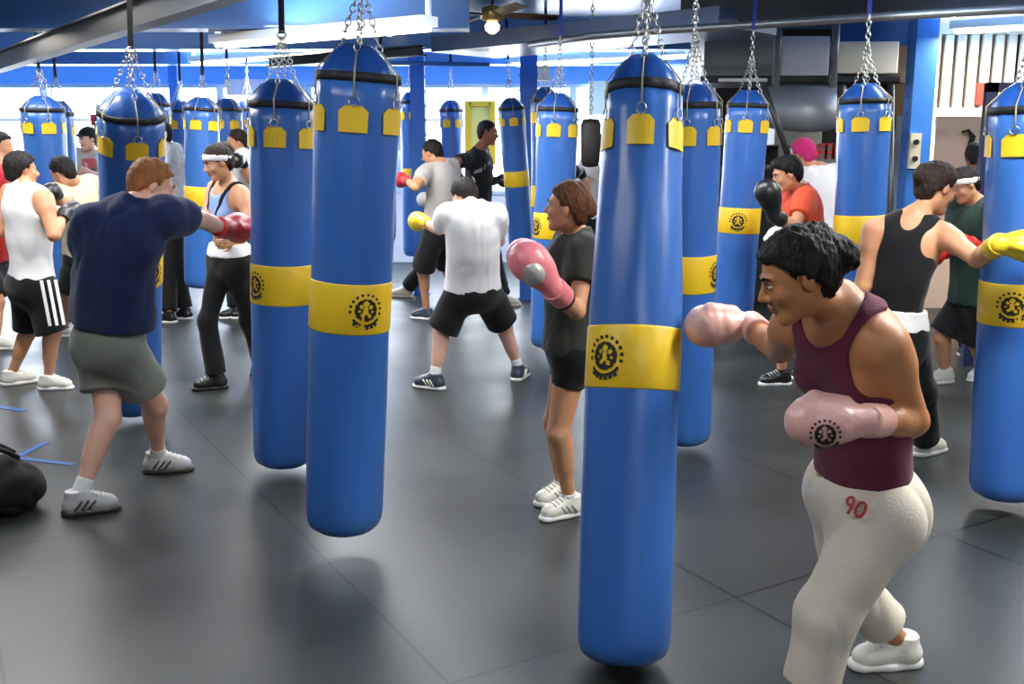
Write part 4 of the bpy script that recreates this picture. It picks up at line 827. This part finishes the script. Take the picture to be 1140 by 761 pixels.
add('k1', 'person', 'person in black with white trim half hidden behind the slim leaning bag', dict(s=.95, skin=SK_MED, hair=H_BLK, pel=(592, 236, 12.4), neck=(588, 172, 12.4), yaw=90, head=(580, 158, 1), hyaw=90, armR=dict(el=(594, 198, -1), wr=(602, 185, -1), glove=dict(m=G_BLK, cuff=G_WHT)), armL=dict(el=(590, 198, 1), wr=(602, 190, 1), glove=dict(m=G_BLK)), legL=dict(ank=(588, 316), toe=90), legR=dict(ank=(602, 317), toe=90), top=(C_BLACK, 'tee', 0, 't_shirt'), bottom=(C_BLACK, 'pants'), shoe=S_BLK))
add('w3', 'person', 'person in a white shirt behind the head of the pink gloved woman', dict(s=.97, skin=SK_PALE, hair=H_BRN, pel=(652, 245, 10.4), neck=(656, 178, 10.4), yaw=270, head=(660, 160, 1), hyaw=270, armL=dict(el=(654, 210, -1), wr=(646, 190, -1), glove=dict(m=G_BLK)), armR=dict(el=(650, 210, 1), wr=(644, 195, 1), glove=dict(m=G_BLK)), legL=dict(ank=(650, 345), toe=270), legR=dict(ank=(662, 345), toe=270), top=(C_WHITE, 'tee', 0, 't_shirt'), bottom=(C_BLACK, 'pants'), shoe=S_BLK))

# ------------------------------------------------------------------ small things on the floor
TAPE = mat('blue_tape', (34, 78, 140), .5)
def strip(p, q, w=.04):
    a, b = atz(*p), atz(*q); d = nrm(b-a); n = np.cross(Z3, d)*w/2; u = Z3*.0025; return [a-n, b-n, b+n, a+n, a-n+u, b-n+u, b+n+u, a+n+u], [(3, 2, 1, 0), (4, 5, 6, 7), (0, 1, 5, 4), (1, 2, 6, 5), (2, 3, 7, 6), (3, 0, 4, 7)]
m = MB(); m.add(*strip((14, 509), (82, 517))); m.add(*strip((16, 510), (52, 492))); tag(m.build('floor_tape', TAPE), 'blue tape corner stuck on the floor at far left', 'tape')
m = MB(); m.add(*strip((-6, 452), (28, 457), .05)); tag(m.build('floor_tape', TAPE), 'short blue tape strip under the white vest man', 'tape')
c = atz(-14, 572); sh = Shape()
F0 = (np.array([.8, .6, 0]), np.array([-.6, .8, 0]), Z3)
sh.ell(c+Z3*.13, F0, (.24, .15, .15), .0).ell(c+Z3*.09+F0[0]*.1, F0, (.15, .14, .11), .05).ell(c+Z3*.09-F0[0]*.14, F0, (.15, .13, .11), .05).plane(c*np.array([1, 1, 0])+Z3*.002, Z3)
t = empty('gym_bag', (c[0], c[1], 0)); tag(t, 'black soft gym bag on the floor at the left edge', 'bag')
sdf_obj('bag_body', sh, .01, mat('black_nylon', (9, 9, 10), .8, bump=.4, bscale=20), t, disp=.015, f=22)
for g in (-1, 1): MB().tube([c+F0[0]*x+F0[1]*g*.05+Z3*(.24+.1*math.cos(x*9)*1.0) for x in (-.15, -.1, -.05, 0, .05, .1, .15)], .012, 8).build('handle', BLK, t, smooth=True)
